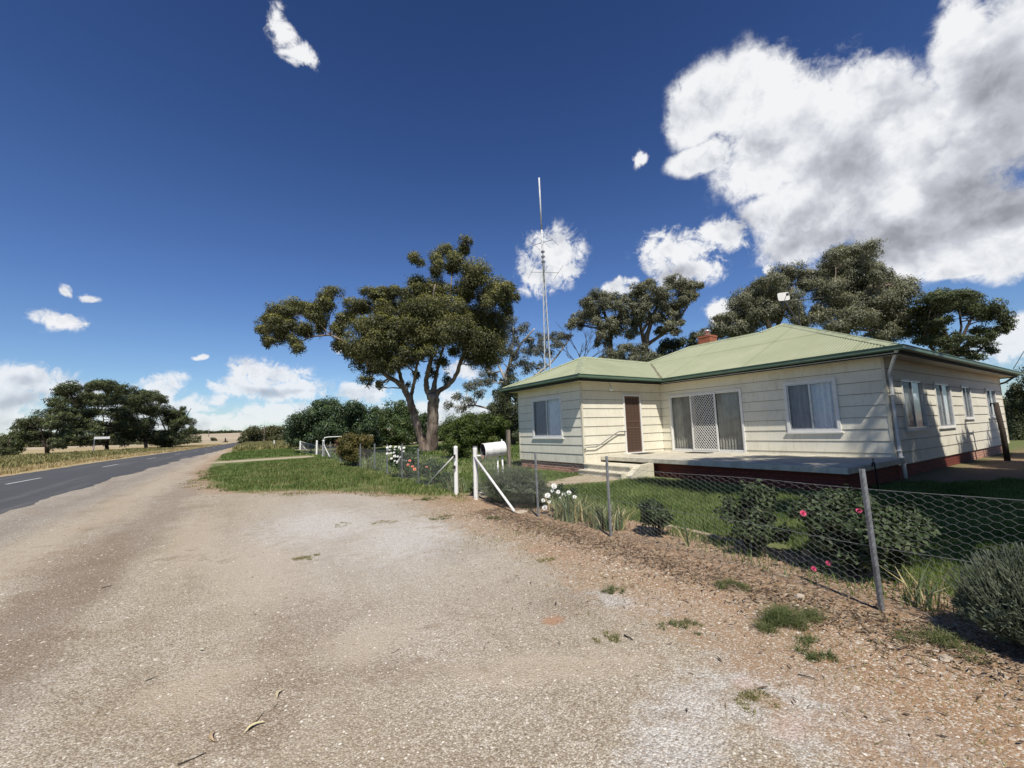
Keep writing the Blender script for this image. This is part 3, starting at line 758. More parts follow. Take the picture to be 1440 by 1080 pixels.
# sliding door with security screen
f, P = rects('x', XC, -1)
sd = MB(); ringf(f, sd, *SLD[:2], SLD[2]+.02, SLD[3], .06, -.02, .04); sdo = sd.build('sliding_door', M['white'], house, bevel=.004)
z0, z1 = .64, 2.725
b = MB()
ringf(f, b, 8.045, 8.99, z0, z1, .035, -.02, .01); ringf(f, b, 9.93, 10.86, z0, z1, .035, -.02, .01); b.build('frame', M['white'], sdo)
for a, e in ((8.07, 8.97), (9.95, 10.83)):
    b = MB(); b.add([P(a, -.006, z0+.03), P(e, -.006, z0+.03), P(e, -.006, z1-.03), P(a, -.006, z1-.03)], [(0, 1, 2, 3)]); b.build('pane', M['glass'], sdo)
for a, e in ((8.0, 8.98), (9.92, 10.9)):
    b = MB(); n = int((e-a)/.1)
    for i in range(n):
        s = a+(e-a)*(i+.5)/n; ang = .6+.15*math.sin(i*2.1)
        dx, dy = math.cos(ang)*.062, math.sin(ang)*.055
        b.add([P(s-dx, -.14-dy, z0+.02), P(s+dx, -.14+dy, z0+.02), P(s+dx, -.14+dy, z1), P(s-dx, -.14-dy, z1)], [(0, 1, 2, 3)])
    b.build('vertical_blind', M['blind'], sdo)
b = MB(); ringf(f, b, 8.94, 9.98, z0-.01, z1+.02, .06, .012, .05); f(b, 9.90, 9.925, .05, .075, 1.55, 1.75)
scr = b.build('security_screen', M['white'], sdo, bevel=.004)
b = MB(); a0, a1, l0, l1 = 9.0, 9.92, z0+.05, z1-.04; st = .098
for sg in (1, -1):
    k = -30
    while k < 40:
        # line z = l0 + 1.25*sg*(s-a0) + k*st*1.25
        pts = []
        for s in (a0, a1):
            pts.append((s, l0+1.25*sg*(s-a0)+k*st*1.25))
        (sa, za), (sb, zb) = pts
        def clip(s, z, s_, z_):
            for lim, hi in ((l0, False), (l1, True)):
                if (z > lim) == hi and z != lim:
                    if (z_ > lim) == hi: return None
                    s = s+(s_-s)*(lim-z)/(z_-z); z = lim
            return s, z
        A = clip(sa, za, sb, zb); B_ = clip(sb, zb, sa, za)
        if A and B_ and abs(A[0]-B_[0]) > .01:
            b.tube([P(A[0], .03+sg*.002, A[1]), P(B_[0], .03+sg*.002, B_[1])], .0105, 4, cap=False)
        k += 1
b.build('diamond_grille', M['white'], scr)
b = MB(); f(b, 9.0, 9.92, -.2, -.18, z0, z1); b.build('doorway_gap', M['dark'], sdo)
# side door
f, P = rects('y', YB, -1)
b = MB(); d0, d1, zz0, zz1 = DOOR
f(b, d0, d0+.07, -.02, .045, zz0+.02, zz1); f(b, d1-.07, d1, -.02, .045, zz0+.02, zz1); f(b, d0+.07, d1-.07, -.02, .045, zz1-.07, zz1)
f(b, d0-.05, d1+.05, .0, .13, zz0-.015, zz0+.045)
do = b.build('door', M['white'], house, bevel=.004)
b = MB(); f(b, d0+.075, d1-.075, -.012, .004, zz0+.05, zz1-.075)
sp = b.build('screen_panel', M['screen'], do)
b = MB(); ringf(f, b, d0+.075, d1-.075, zz0+.05, zz1-.075, .05, .005, .02)
for zb in (1.55, 1.80): f(b, d0+.125, d1-.125, .005, .02, zb-.018, zb+.018)
b.build('frame', M['brownbar'], do)
b = MB()
for i in range(20): f(b, d0+.13, d1-.13, .006, .014, zz0+.12+i*.105, zz0+.128+i*.105)
for i in range(3): f(b, d0+.28+i*.2, d0+.29+i*.2, .014, .02, zz0+.10, zz1-.13)
b.build('grille', M['brownbar'], do)
b = MB(); f(b, d1-.13, d1-.10, .02, .05, 1.62, 1.72); b.build('handle', M['alu'], do)
# handrail on wall B
b = MB()
def z3(a, e): return 710+a/4.909, 480+e/4.909
pts = [at_Y(*z3(a, e), YB-.10) for a, e in ((835, 622), (785, 624), (765, 636), (645, 722), (628, 729), (570, 731), (556, 737), (556, 747))]
pts.append(Vector((pts[-1].x+.02, YB-.02, pts[-1].z)))
b.tube([Vector((pts[0].x, YB-.02, pts[0].z))]+pts, .02, 8); b.tube([pts[3], Vector((pts[3].x, YB-.01, pts[3].z))], .012, 6)
b.build('handrail', M['galv'], house, smooth=True)
# globe lamp on a bracket under the eave
b = MB(); lp = at_Y(*z3(715, 282), YB-.12); le = at_Y(*z3(733, 318), YB-.30)
b.tube([lp, lp.lerp(le, .55)+Vector((0, 0, .0)), le], .012, 6); lo = b.build('wall_lamp', M['galv'], house)
b = MB(); b.lathe(le-Vector((0, 0, .13)), [(0, 0), (.045, .015), (.06, .05), (.05, .09), (.03, .12), (.03, .15), (0, .16)], 12); b.build('bulb', M['white'], lo, smooth=True)
# downpipe
b = MB(); dpt = [(13.95, 4.25, 3.33)]
def z1p(a, e): return 1220+a/4.909, 470+e/4.909
pA = Vector((14.02, 3.66, 3.32)); pB = Vector((14.62, 4.03, 2.78))
b.tube([Vector((14.03, 3.60, 3.40)), pA, pA.lerp(pB, .5), pB, Vector((14.64, 4.03, 2.68)), Vector((14.64, 4.03, 1.5)), Vector((14.64, 4.03, .52)), Vector((14.62, 3.98, .42)), Vector((14.62, 3.97, .03))], .047, 12)
for z in (2.2, .72): b.box((14.58, 3.98, z), (14.70, 4.10, z+.035))
b.tube([(14.64, 4.03, .56), (14.78, 3.97, .58)], .035, 8)
b.build('downpipe', M['white'], house, smooth=True)
b = MB(); b.tube([(28.9, 3.62, 3.32), (28.6, 3.95, 3.02), (28.47, 4.15, 2.95)], .04, 8); b.build('downpipe', M['black'], house)
# porch
b = MB(); b.box((10.95, 3.9, .43), (XC-.005, 9.25, ZF)); b.box((10.95, 9.252, .43), (XC-.005, YB-.03, ZF-.002)); b.box((XC-.004, 3.9, .44), (XC+.08, YD-.02, ZF-.004))
po = b.build('porch', M['concrete'], house, bevel=.012)
b = MB(); b.box((11.15, 4.05, -.1), (XC, 9.2, .428)); b.build('base_wall', M['redbase'], po)
b = MB(); b.box((10.12, 9.2, -.1), (10.948, YB-.03, .33)); b.box((9.72, 9.2, -.1), (10.118, YB-.2, .16)); b.box((10.08, 9.2, .332), (10.947, YB-.031, .37)); b.box((9.69, 9.2, .162), (10.117, YB-.201, .195))
b.build('steps', M['step'] if 'step' in M else M['concrete'], po, bevel=.008)
b = MB(); b.add([(10.95, 9.0, -.1), (9.9, 9.0, -.1), (9.9, 9.0, .12), (10.35, 9.0, .40), (10.95, 9.0, .428), (10.95, 9.198, -.1), (9.9, 9.198, -.1), (9.9, 9.198, .12), (10.35, 9.198, .40), (10.95, 9.198, .428)],
      [(0, 1, 2, 3, 4), (9, 8, 7, 6, 5), (1, 6, 7, 2), (2, 7, 8, 3), (3, 8, 9, 4), (0, 4, 9, 5)])
b.build('side_wall', M['step'], po)
# mats
for (x0, x1, y0, y1, lab) in ((12.35, 13.2, 10.75, 11.15, 'dark rubber doormat at the brown screen door'), (13.75, 14.2, 9.0, 9.85, 'dark rubber doormat at the sliding door')):
    b = MB(); b.box((x0, y0, ZF+.001), (x1, y1, ZF+.018)); o = b.build('doormat', M['rubber'], bevel=.004); tag(o, lab, 'doormat', 'doormats on the porch')
# garden path
b = MB(); left = [(4.9, 9.9), (6.0, 10.15), (7.4, 10.35), (8.6, 10.65), (9.72, 11.1)]; right = [(4.9, 9.0), (6.0, 9.15), (7.2, 9.4), (8.6, 9.45), (9.72, 9.35)]
n = len(left); b.add([(x, y, .02) for x, y in left]+[(x, y, .02) for x, y in right], [(i, n+i, n+i+1, i+1) for i in range(n-1)])
b.add([(x, y, .02) for x, y in right]+[(x, y-.02, -.02) for x, y in right], [(i, n+i, n+i+1, i+1) for i in range(n-1)])
tag(b.build('path', M['path']), kind='structure')
# ------------------------------------------------------------------ fences
def hexnet(y0, y1, x_of, zt, cell=.058, r=.00095, z0=.03, hgt=.052):
    """hexagonal wire netting: flat topped cells, the horizontal sides are the twisted pairs"""
    b = MB(); px = cell; t = cell*.46
    cols = int((y1-y0)/px)+1; rows = int((zt-z0)/hgt)+1
    bul = lambda y, z: .014*math.sin(y*2.3+z*3)+.006*math.sin(y*7-z*9)
    def P(y, z):
        z += .006*math.sin(y*4.1)+.004*math.sin(y*11+z*5); y = min(max(y, y0), y1); z = min(max(z, z0-.02), zt); return Vector((x_of(y)+bul(y, z), y, z))
    for i in range(cols):
        for j in range(rows+1):
            y = y0+i*px; z = z0+(j+(.5 if i % 2 else 0))*hgt
            if z > zt+.001: continue
            a, c = P(y-t*.5, z), P(y+t*.5, z)
            if (a-c).length > .004: b.tube([a, c], r*1.35, 3, cap=False)
            if i+1 < cols:
                for s in (-.5, .5):
                    q = P(y+px-t*.5, z+s*hgt)
                    if (q-c).length > .004 and z+s*hgt < zt+.02 and z+s*hgt > z0-.02: b.tube([c, q], r, 3, cap=False)
    return b
def ypost(b, x, y, zt, lean=(0, 0), s=1):
    """steel star picket: three fins, the road-side fin notched"""
    w = .023*s; t = .0035*s
    for a in (math.radians(200), math.radians(320), math.radians(80)):
        dx, dy = math.cos(a), math.sin(a); nx, ny = -dy*t, dx*t
        vs = []
        for z, lx, ly in ((-.2, 0, 0), (zt, lean[0], lean[1])):
            for (u, v) in ((0, -1), (1, -1), (1, 1), (0, 1)):
                vs.append((x+lx+dx*w*u+nx*v, y+ly+dy*w*u+ny*v, z))
        b.add(vs, [(0, 1, 5, 4), (1, 2, 6, 5), (2, 3, 7, 6), (3, 0, 4, 7), (4, 5, 6, 7)])
    n = int(zt/.052)
    for i in range(1, n):
        z = i*.052; k = z/zt; dx, dy = math.cos(math.radians(200)), math.sin(math.radians(200))
        c = Vector((x+lean[0]*k+dx*w, y+lean[1]*k+dy*w, z)); b.box(c-Vector((.006, .006, .010)), c+Vector((.006, .006, .010)))
    return b
FXR = lambda y: 4.60+.012*y if y > 2 else 4.60
FXL = lambda y: 4.72+max(0, y-10)*.024+(.05*math.sin(y*.4) if y > 12 else 0)
fr = empty('wire_fence', (4.6, 4.6, 0), 'galvanised hexagonal wire netting fence on steel pickets beside the camellias in front of the porch', 'fence')
for y, ln in ((-1.6, (0, 0)), (1.5, (-.012, .02)), (4.66, (0, 0)), (6.5, (-.02, 0))):
    ypost(MB(), FXR(y)-.035, y, 1.17, ln).build('post', M['galv'], fr)
net = hexnet(-1.6, 9.3, FXR, 1.0); net.build('netting', M['wire'], fr)
b = MB()
for z in (1.0, .52): b.tube([(FXR(y)+.012*math.sin(y*2.3+z*3), y, z+.006*math.sin(y*3)) for y in [-1.6+.3*i for i in range(37)]], .0024, 4, cap=False)
b.tube([(FXR(y), y, 1.12) for y in (6.5, 9.3)], .002, 4, cap=False)
b.build('strand_wire', M['wire'], fr)
fl = empty('wire_fence', (4.7, 13, 0), 'grey wire netting fence on steel pickets running from the gate past the rose bushes', 'fence')
for y, zt in ((13.1, 1.12), (14.95, 1.22), (17.1, 1.2), (19.3, 1.2), (22.2, 1.17), (27.6, 1.2), (32.2, 1.2), (36.0, 1.2)):
    ypost(MB(), FXL(y), y, zt, (0, 0), 1.25 if y < 18 else 1.5).build('post', M['galv'], fl)
hexnet(10.3, 24, FXL, .93, .062, .0013, hgt=.056).build('netting', M['wire'], fl)
hexnet(24, 39.6, FXL, .93, .16, .0026, hgt=.13).build('netting', M['wire'], fl)
b = MB()
for z in (.93, .5): b.tube([(FXL(y), y, z) for y in [10.3+i*.9 for i in range(33)]], .003, 4, cap=False)
b.build('strand_wire', M['wire'], fl)

def white_post(b, x, y, h, r=.055, lean=(0, 0)):
    b.lathe((x, y, 0), [(r*1.02, -.1), (r*1.03, .02), (r, .3), (r*.98, h*.7), (r, h-.06), (r*1.02, h-.05), (r*.9, h-.01), (0, h+.005)], 12)
    return b
# gate posts with braces
g1 = empty('gate_post', (4.72, 10.2, 0), 'round white timber gate post with thin diagonal brace, left of the garden path', 'gate post', 'white posts of the garden gate')
white_post(MB(), 4.72, 10.2, 1.24).build('post', M['whitepost'], g1, smooth=True)
b = MB(); b.tube([(4.72, 10.25, 1.0), (4.78, 12.45, .02)], .02, 8); b.build('brace', M['whitepost'], g1, smooth=True)
for za, zb in ((.93, 1.02), (.66, .74)): b = MB(); b.box((4.63, 10.11, za), (4.67, 10.16, zb)); b.build('hinge', M['black'], g1)
_q = at_X(668, 628, 4.72); PR = Vector((4.72, _q.y, 0)); print('PR', PR, _q.z) 
g2 = empty('gate_post', PR, 'round white timber gate post with a long brace crossing the grey lavender bush', 'gate post', 'white posts of the garden gate')
white_post(MB(), PR.x, PR.y, _q.z).build('post', M['whitepost'], g2, smooth=True)
b = MB(); b.tube([(PR.x-.03, PR.y-.03, 1.0), (4.52, 7.12, .03)], .026, 8); b.build('brace', M['whitepost'], g2, smooth=True)
b = MB(); b.lathe((PR.x, PR.y, _q.z-.015), [(.058, 0), (.058, .022), (0, .03)], 12); b.build('post_cap', M['galv'], g2)
# open wire gate behind the letterbox
gt = empty('garden_gate', (5.0, 9.2, 0), 'small white pipe gate filled with mesh, standing open behind the letterbox', 'gate')
A_, B_ = Vector((4.84, 9.36, 0)), Vector((5.46, 9.30, 0))
b = MB(); b.tube([A_+Vector((0, 0, .1)), A_+Vector((0, 0, 1.02)), B_+Vector((0, 0, 1.0)), B_+Vector((0, 0, .1)), A_+Vector((0, 0, .1))], .017, 8); b.build('frame', M['whitepost'], gt, smooth=True)
b = MB(); k = 13
for i in range(-k, k+1):
    for sg in (1, -1):
        p0 = (i/k, 0.); p1 = (i/k+1.0, 1.) if sg > 0 else (i/k+1, 1.)
        if sg < 0: p0, p1 = (p0[0]+0, 1.), (p1[0], 0.)
        (a0, z0_), (a1, z1_) = p0, p1
        if a0 < 0: z0_ = z0_+(z1_-z0_)*(0-a0)/(a1-a0); a0 = 0
        if a1 > 1: z1_ = z0_+(z1_-z0_)*(1-a0)/(a1-a0); a1 = 1
        if a1-a0 > .02: b.tube([A_.lerp(B_, a0)+Vector((0, 0, .1+.9*z0_)), A_.lerp(B_, a1)+Vector((0, 0, .1+.9*z1_))], .0022, 3, cap=False)
b.build('mesh_infill', M['wire'], gt)
# letterbox: a painted drum lying on two pipes
lb = empty('letterbox', (4.95, 8.75, 0), 'white painted steel drum letterbox on pipe legs above the lavender bush', 'letterbox')
c = at_D(694, 632, depth(5.05, 8.75, 1.2)); ax = Vector((.985, -.12, .06)).normalized()
prof = [(.165, -.27), (.172, -.265), (.165, -.24), (.168, -.1), (.172, -.09), (.168, -.08), (.168, .08), (.172, .09), (.168, .1), (.166, .24), (.172, .262), (.165, .27), (0, .27)]
def drum(prof, n=28, inner=False):
    b = MB(); u = ax.orthogonal().normalized(); v = ax.cross(u); vs = []; fs = []
    for r_, t_ in prof:
        for k in range(n):
            a = 2*math.pi*k/n; vs.append(c+ax*t_+(u*math.cos(a)+v*math.sin(a))*r_)
    for i in range(len(prof)-1):
        for k in range(n): fs.append((i*n+k, i*n+(k+1) % n, (i+1)*n+(k+1) % n, (i+1)*n+k))
    return b.add(vs, fs)
drum(prof).build('drum', M['whitepost'], lb, smooth=True)
drum([(.160, -.268), (.158, .2), (0, .2)]).build('drum_inside', M['black'], lb, smooth=True)
b = MB()
dn = c+ax*-.27+Vector((0, 0, -.10)); sd_ = ax.cross(Vector((0, 0, 1))).normalized()
vs = [];
for i in range(9):
    a = math.pi*(i/8); vs.append(dn+sd_*.11*math.cos(a)+Vector((0, 0, -.10*math.sin(a)))-ax*.012)
b.add(vs, [tuple(range(9))]); b.build('flap', worn('rusted_edge', (.62, .42, .28), (.5, .3, .18), 9), lb)
b = MB()
b.tube([c+ax*.1+Vector((0, 0, -.17)), Vector((c.x+.1, c.y-.02, 0))], .017, 8); b.build('leg', M['whitepost'], lb, smooth=True)
b = MB(); b.tube([c+ax*.22+Vector((0, 0, -.17)), Vector((c.x+.22, c.y-.07, 0))], .02, 8); b.build('leg', M['whitepost'], lb, smooth=True)
b = MB(); b.tube([Vector((PR.x, PR.y, 1.02)), c+Vector((0, 0, -.16))], .014, 6); b.build('bracket', M['whitepost'], lb)
b = MB(); b.box(c+ax*.22+Vector((-.012, -.012, .165)), c+ax*.22+Vector((.012, .012, .215))); b.build('lug', M['whitepost'], lb)
# weathered post near the house corner
wp = at_z(716, 658); b = MB(); b.box((9.62, 15.5, -.1), (9.76, 15.64, 1.62))
o = b.build('timber_post', M['weathered'], bevel=.012); tag(o, 'tall grey weathered timber post beside the left corner of the house', 'post')
# post with a cross pin at the far right end of the house
M['darkwood'] = worn('dark_timber', (.06, .045, .035), (.03, .025, .02), 9, .9)
dp = empty('timber_post', (22.4, 3.36, 0), 'dark leaning timber post with a short arm before the far side wall', 'post')
b = MB(); b.tube([(22.5, 3.34, -.1), (22.45, 3.34, 1.0), (22.32, 3.38, 2.03)], [.085, .08, .075], 10); b.build('post', M['darkwood'], dp, smooth=True)
b = MB(); b.tube([(22.35, 3.4, 1.98), (21.7, 3.4, 2.0), (21.62, 3.4, 1.9)], .022, 6); b.build('arm', M['black'], dp)
# garden tap
tp = empty('garden_tap', (11.9, 3.72, 0), 'dark standpipe tap at the near end of the porch', 'tap')
b = MB(); b.tube([(11.9, 3.72, -.1), (11.86, 3.72, .6), (11.84, 3.72, .64)], .016, 8); b.build('pipe', M['black'], tp, smooth=True)
b = MB(); b.tube([(11.83, 3.72, .63), (11.76, 3.72, .64), (11.72, 3.72, .56)], .018, 8); b.tube([(11.80, 3.72, .64), (11.80, 3.72, .72)], .010, 6); b.box((11.75, 3.71, .715), (11.85, 3.73, .728)); b.build('spout', M['black'], tp, smooth=True)
# radio mast
M['mast'] = worn('dull_zinc', (.62, .63, .62), (.42, .43, .43), 6, .6)
Dm = 27.0
mb_ = at_D(772, 515, Dm); mast = empty('radio_mast', (mb_.x, mb_.y, 0), 'tall thin galvanised radio mast rising behind the roof of the left wing', 'mast')
mx, my = mb_.x, mb_.y
ztop = at_D(758, 250, Dm).z; zjt = at_D(763, 385, Dm).z
tilt = (at_D(758, 250, Dm)-Vector((mx, my, ztop))); tilt.z = 0
def mp(z, off=(0, 0)): k = (z-3.0)/(ztop-3.0); return Vector((mx+tilt.x*k+off[0], my+tilt.y*k+off[1], z))
b = MB(); b.tube([mp(zjt-.6), mp(zjt+ (ztop-zjt)*.45)], .065, 8); b.tube([mp(zjt+(ztop-zjt)*.45), mp(ztop)], .05, 8); b.build('pole', M['mast'], mast, smooth=True)
legs = [(math.cos(a), math.sin(a)) for a in (.5, .5+2.094, .5+4.188)]
for i, (dx, dy) in enumerate(legs):
    b = MB(); b.tube([(mx+dx*.36, my+dy*.36, 0), mp(zjt, (dx*.07, dy*.07))], .034, 6); b.build('leg', M['mast'], mast)
b = MB(); z = .5; i = 0
while z < zjt-.4:
    k = z/zjt; k2 = (z+.55)/zjt
    for j in range(3):
        a, c_ = legs[j], legs[(j+1) % 3]; w1 = .36-.29*k; w2 = .36-.29*k2
        b.tube([mp(z, (a[0]*w1, a[1]*w1)), mp(z+.55, (c_[0]*w2, c_[1]*w2))], .012, 3, cap=False)
    z += .55; i += 1
b.build('lattice', M['mast'], mast)
def yagi(zc, half, axisdir, els, el_len, name):
    b = MB(); d = Vector(axisdir).normalized(); s = d.cross(Vector((0, 0, 1))).normalized(); c_ = mp(zc)
    b.tube([c_-d*half[0], c_+d*half[1]], .018, 5)
    for k in els: q = c_+d*k; b.tube([q-s*el_len/2, q+s*el_len/2], .009, 4)
    b.build(name, M['galv'], mast)
w2 = CX.copy(); w2.z = 0; w2.normalize(); fw = Vector((-w2.y, w2.x, 0))
zc = at_D(765, 384, Dm).z; yagi(zc, (.85, 1.0), (w2+fw*.15), (-.8, .0, .95), 2.4, 'antenna')
zc = at_D(763, 342, Dm).z; yagi(zc, (.75, .75), (w2-fw*.6), (-.6, .1, .7), 1.9, 'antenna')
for z in (at_D(762, 355, Dm).z, at_D(762, 362, Dm).z, at_D(762, 369, Dm).z): b = MB(); b.box(mp(z)-Vector((.09, .09, .05)), mp(z)+Vector((.09, .09, .05))); b.build('clamp', M['galv'], mast)
# flat panel dish and old aerial on the roof
Dd = depth(21.5, 8.29, 6); q = at_D(1100, 456, Dd)
an = empty('roof_antenna', (21.5, 8.29, 5.6), 'white rounded dish panel on a thin pole above the peak of the main roof', 'antenna')
base_ = at_X(1100, 455, 21.5); pc = at_D(1100, 418, Dd)
b = MB(); b.tube([(pc.x, 8.29, 5.62), (pc.x, pc.y+.0, pc.z)], .03, 8); b.build('pole', M['black'], an)
b = MB(); s = w2; n_ = -fw; up_ = Vector((0, 0, 1)); vs = []
cs = []
for k in range(24):
    a = 2*math.pi*k/24; ca, sa = math.cos(a), math.sin(a); sx = math.copysign(abs(ca)**.35, ca); sy = math.copysign(abs(sa)**.35, sa)
    cs.append((sx*.265, sy*.185))
R_ = Matrix.Rotation(.08, 3, n_)
vs = [pc+R_@(s*x_+up_*y_+n_*.10) for x_, y_ in cs]+[pc+R_@(s*x_*.96+up_*y_*.96+n_*.07) for x_, y_ in cs]
b.add(vs, [tuple(range(24)), tuple(reversed(range(24, 48)))]+[(k, (k+1) % 24, 24+(k+1) % 24, 24+k) for k in range(24)])
b.build('panel', M['white'], an)
b = MB(); b.tube([pc+n_*.12+up_*-.18, pc+n_*.35+up_*.05], .012, 5); b.box(pc+n_*.36-Vector((.04, .04, .04)), pc+n_*.36+Vector((.04, .04, .06))); b.build('feed_arm', M['black'], an)
ae_ = empty('roof_antenna', (21.9, 8.29, 5.6), 'thin dark television aerial boom beside the white dish panel on the roof', 'antenna')
b = MB(); p0 = pc+w2*.35+fw*.5-up_*.1; p1 = p0+w2*1.9+up_*.18; b.tube([p0, p1], .02, 5)
for k in range(9):
    q = p0.lerp(p1, k/8); ln_ = .32-.016*k; b.tube([q-up_*ln_, q+up_*ln_], .007, 4)
b.build('boom', M['black'], ae_)
b = MB(); b.tube([p0.lerp(p1, .35), Vector((p0.lerp(p1, .35).x, p0.lerp(p1, .35).y, 5.4))], .02, 6); b.build('pole', M['black'], ae_)
# power cable to the far gutter corner
b = MB(); p = Vector((28.9, 3.7, 3.6)); q = at_D(1470, 438, 19.0); q2 = q+(q-p)*1.2; b.tube([p, p.lerp(q2, .33)-Vector((0, 0, .12)), p.lerp(q2, .66)-Vector((0, 0, .12)), q2], .012, 5)
o = b.build('power_cable', M['black']); tag(o, 'black service cable running from the far roof corner to the sky at right', 'cable')
# street sign across the road
sx_, sy_ = -19.4, 91.; sg = empty('street_sign', (sx_, sy_, 0), 'blank white street name blade on a grey post before the dark roadside trees', 'sign')
b = MB(); b.tube([(sx_, sy_, 0), (sx_, sy_, 2.5)], .06, 8); b.build('post', M['galv'], sg)
b = MB(); b.box((sx_-.05, sy_-.04, 2.25), (sx_+1.75, sy_+.04, 2.62), rot=Matrix.Rotation(.25, 3, 'Z')); b.build('blade', M['white'], sg, bevel=.01)
# far gateway: white posts and a white frame
def far_post(x, y, h, label, brace=None, r=.08):
    o = empty('gate_post', (x, y, 0), label, 'gate post'); white_post(MB(), x, y, h, r).build('post', M['whitepost'], o, smooth=True)
    if brace:
        b = MB(); b.tube([(x, y, h*.75), (x+brace[0], y+brace[1], .03)], .04, 6); b.build('brace', M['whitepost'], o)
far_post(5.50, 36.7, 1.3, 'white gate post with a short brace at the driveway, nearer of the pair', (.12, -2.2))
far_post(5.48, 40.1, 1.25, 'white gate post at the driveway, farther of the pair', (.5, 1.6))
far_post(6.05, 57.8, 1.1, 'white fence post beyond the driveway with netting beside it', (.35, -3), .10)
b = MB(); b.tube([(5.55, 36.9, 1.3), (5.6, 36.9, 1.48), (5.9, 36.9, 1.52), (9.3, 36.3, 1.55)], .035, 8); o = b.build('pipe_rail', M['whitepost'], smooth=True); tag(o, 'white horizontal pipe rail running from the far gate post into the brown bush', 'rail')
f3 = empty('wire_fence', (6.3, 50, 0), 'sagging wire fence panel between the far white posts beyond the driveway', 'fence')
hexnet(41, 57.5, lambda y: 5.6+(y-41)*.027, .95, .26, .005, hgt=.2).build('netting', M['wire'], f3)
ypost(MB(), 5.9, 47, 1.3, (0, 0), 1.6).build('post', M['rust'], f3)
b = MB(); b.tube([(5.65, 41, .75), (6.05, 57.6, 1.05)], .025, 5); b.build('rail', M['whitepost'], f3)
# small things far along the left verge of the lane
pf = at_z(385.5, 627); b = MB(); b.tube([(pf.x, pf.y, 0), (pf.x, pf.y, 1.1)], .11, 8); o = b.build('marker_post', M['whitepost']); tag(o, 'short white marker post in the dry grass beside the far lane', 'post', )
pf2 = at_z(397, 628); b = MB(); b.box((pf2.x-1.2, pf2.y, 0), (pf2.x+.9, pf2.y+.6, .32)); b.box((pf2.x-1.1, pf2.y+.1, .32), (pf2.x+.4, pf2.y+.5, .45)); o = b.build('timber_sleeper', M['weathered'], bevel=.03); tag(o, 'low brown timber stack in the dry grass by the white marker', 'timber')
b = MB(); b.tube([(pf2.x+1.0, pf2.y, 0), (pf2.x+.7, pf2.y, .7)], .12, 8); o = b.build('marker_post', M['whitepost']); tag(o, 'leaning white marker post beside the low brown timber stack', 'post')
up = empty('utility_pole', (7.1, 187, 0), 'grey timber utility pole standing among the far paddock trees', 'utility pole')
b = MB(); b.tube([(7.1, 187, 0), (7.1, 187, 6.4)], [.28, .2], 8); b.build('pole', M['weathered'], up)
b = MB(); b.box((6.2, 186.9, 5.6), (8.0, 187.1, 5.8)); b.build('crossarm', M['weathered'], up)
q = at_D(293, 622, 400); up = empty('utility_pole', (q.x, q.y, 0), 'thin pale utility pole in front of the far stubble paddock', 'utility pole')
b = MB(); b.tube([(q.x, q.y, 0), (q.x, q.y, 12)], [.35, .25], 6); b.build('pole', M['weathered'], up)
# ------------------------------------------------------------------ vegetation
F = {}
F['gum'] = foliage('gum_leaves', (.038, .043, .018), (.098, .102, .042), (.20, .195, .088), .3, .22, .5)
F['gumtop'] = foliage('gum_leaves_sunlit', (.115, .12, .032), (.235, .23, .062), (.37, .35, .12), .3, .25, .5)  # lighter copies for upper leaves: sun on the crown tops put into colour
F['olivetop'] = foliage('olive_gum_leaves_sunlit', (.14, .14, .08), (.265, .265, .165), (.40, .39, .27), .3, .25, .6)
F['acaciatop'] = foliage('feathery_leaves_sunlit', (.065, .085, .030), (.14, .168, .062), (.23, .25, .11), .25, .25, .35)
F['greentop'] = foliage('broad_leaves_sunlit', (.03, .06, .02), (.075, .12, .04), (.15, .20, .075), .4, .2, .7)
F['greygum'] = foliage('grey_gum_leaves', (.065, .07, .05), (.135, .14, .10), (.24, .245, .19), .3, .25, .5)
F['olive'] = foliage('olive_gum_leaves', (.070, .072, .044), (.155, .158, .100), (.28, .28, .19), .3, .22, .6)
F['acacia'] = foliage('feathery_leaves', (.026, .036, .018), (.062, .076, .036), (.125, .14, .068), .2, .2, .35)
F['darkgreen'] = foliage('dark_broad_leaves', (.012, .026, .010), (.032, .058, .022), (.075, .115, .045), .45, .15, .7)
F['midgreen'] = foliage('mid_green_leaves', (.030, .050, .015), (.065, .10, .030), (.14, .18, .06), .35, .25, .9)
F['bush'] = foliage('yellow_green_leaves', (.03, .048, .010), (.080, .115, .022), (.17, .21, .05), .35, .25, 1.2)
F['brownbush'] = foliage('russet_leaves', (.04, .045, .012), (.12, .115, .03), (.26, .17, .07), .3, .25, 1.5)
F['redbush'] = foliage('dark_red_leaves', (.05, .02, .015), (.12, .05, .04), (.2, .1, .08), .3, .2, 2)
F['camellia'] = foliage('camellia_leaves', (.018, .030, .012), (.050, .078, .028), (.105, .13, .06), .35, .15, 3, .6)
F['rose'] = foliage('rose_leaves', (.02, .045, .015), (.06, .10, .035), (.12, .17, .07), .5, .2, 3)
F['lavender'] = foliage('grey_lavender_leaves', (.065, .078, .05), (.15, .175, .115), (.27, .30, .21), .2, .2, 3)
F['iris'] = foliage('iris_blades', (.10, .14, .07), (.20, .26, .13), (.42, .42, .24), .35, .3, 3)
F['irisdry'] = foliage('dry_iris_tips', (.30, .24, .12), (.46, .40, .20), (.60, .54, .34), .2, .3, 3)
F['grass'] = foliage('lawn_blades', (.06, .10, .022), (.135, .20, .048), (.29, .34, .12), .25, .35, .9)
F['drygrass'] = foliage('dry_grass_blades', (.26, .20, .10), (.48, .38, .20), (.66, .55, .34), .15, .3, .6)
F['mixgrass'] = foliage('mixed_grass_blades', (.13, .14, .05), (.26, .24, .10), (.46, .40, .20), .15, .3, .5)
F['petalw'] = mat('white_petals', (.85, .84, .78), .6)
F['petalp'] = mat('pink_petals', (.62, .07, .16), .6)
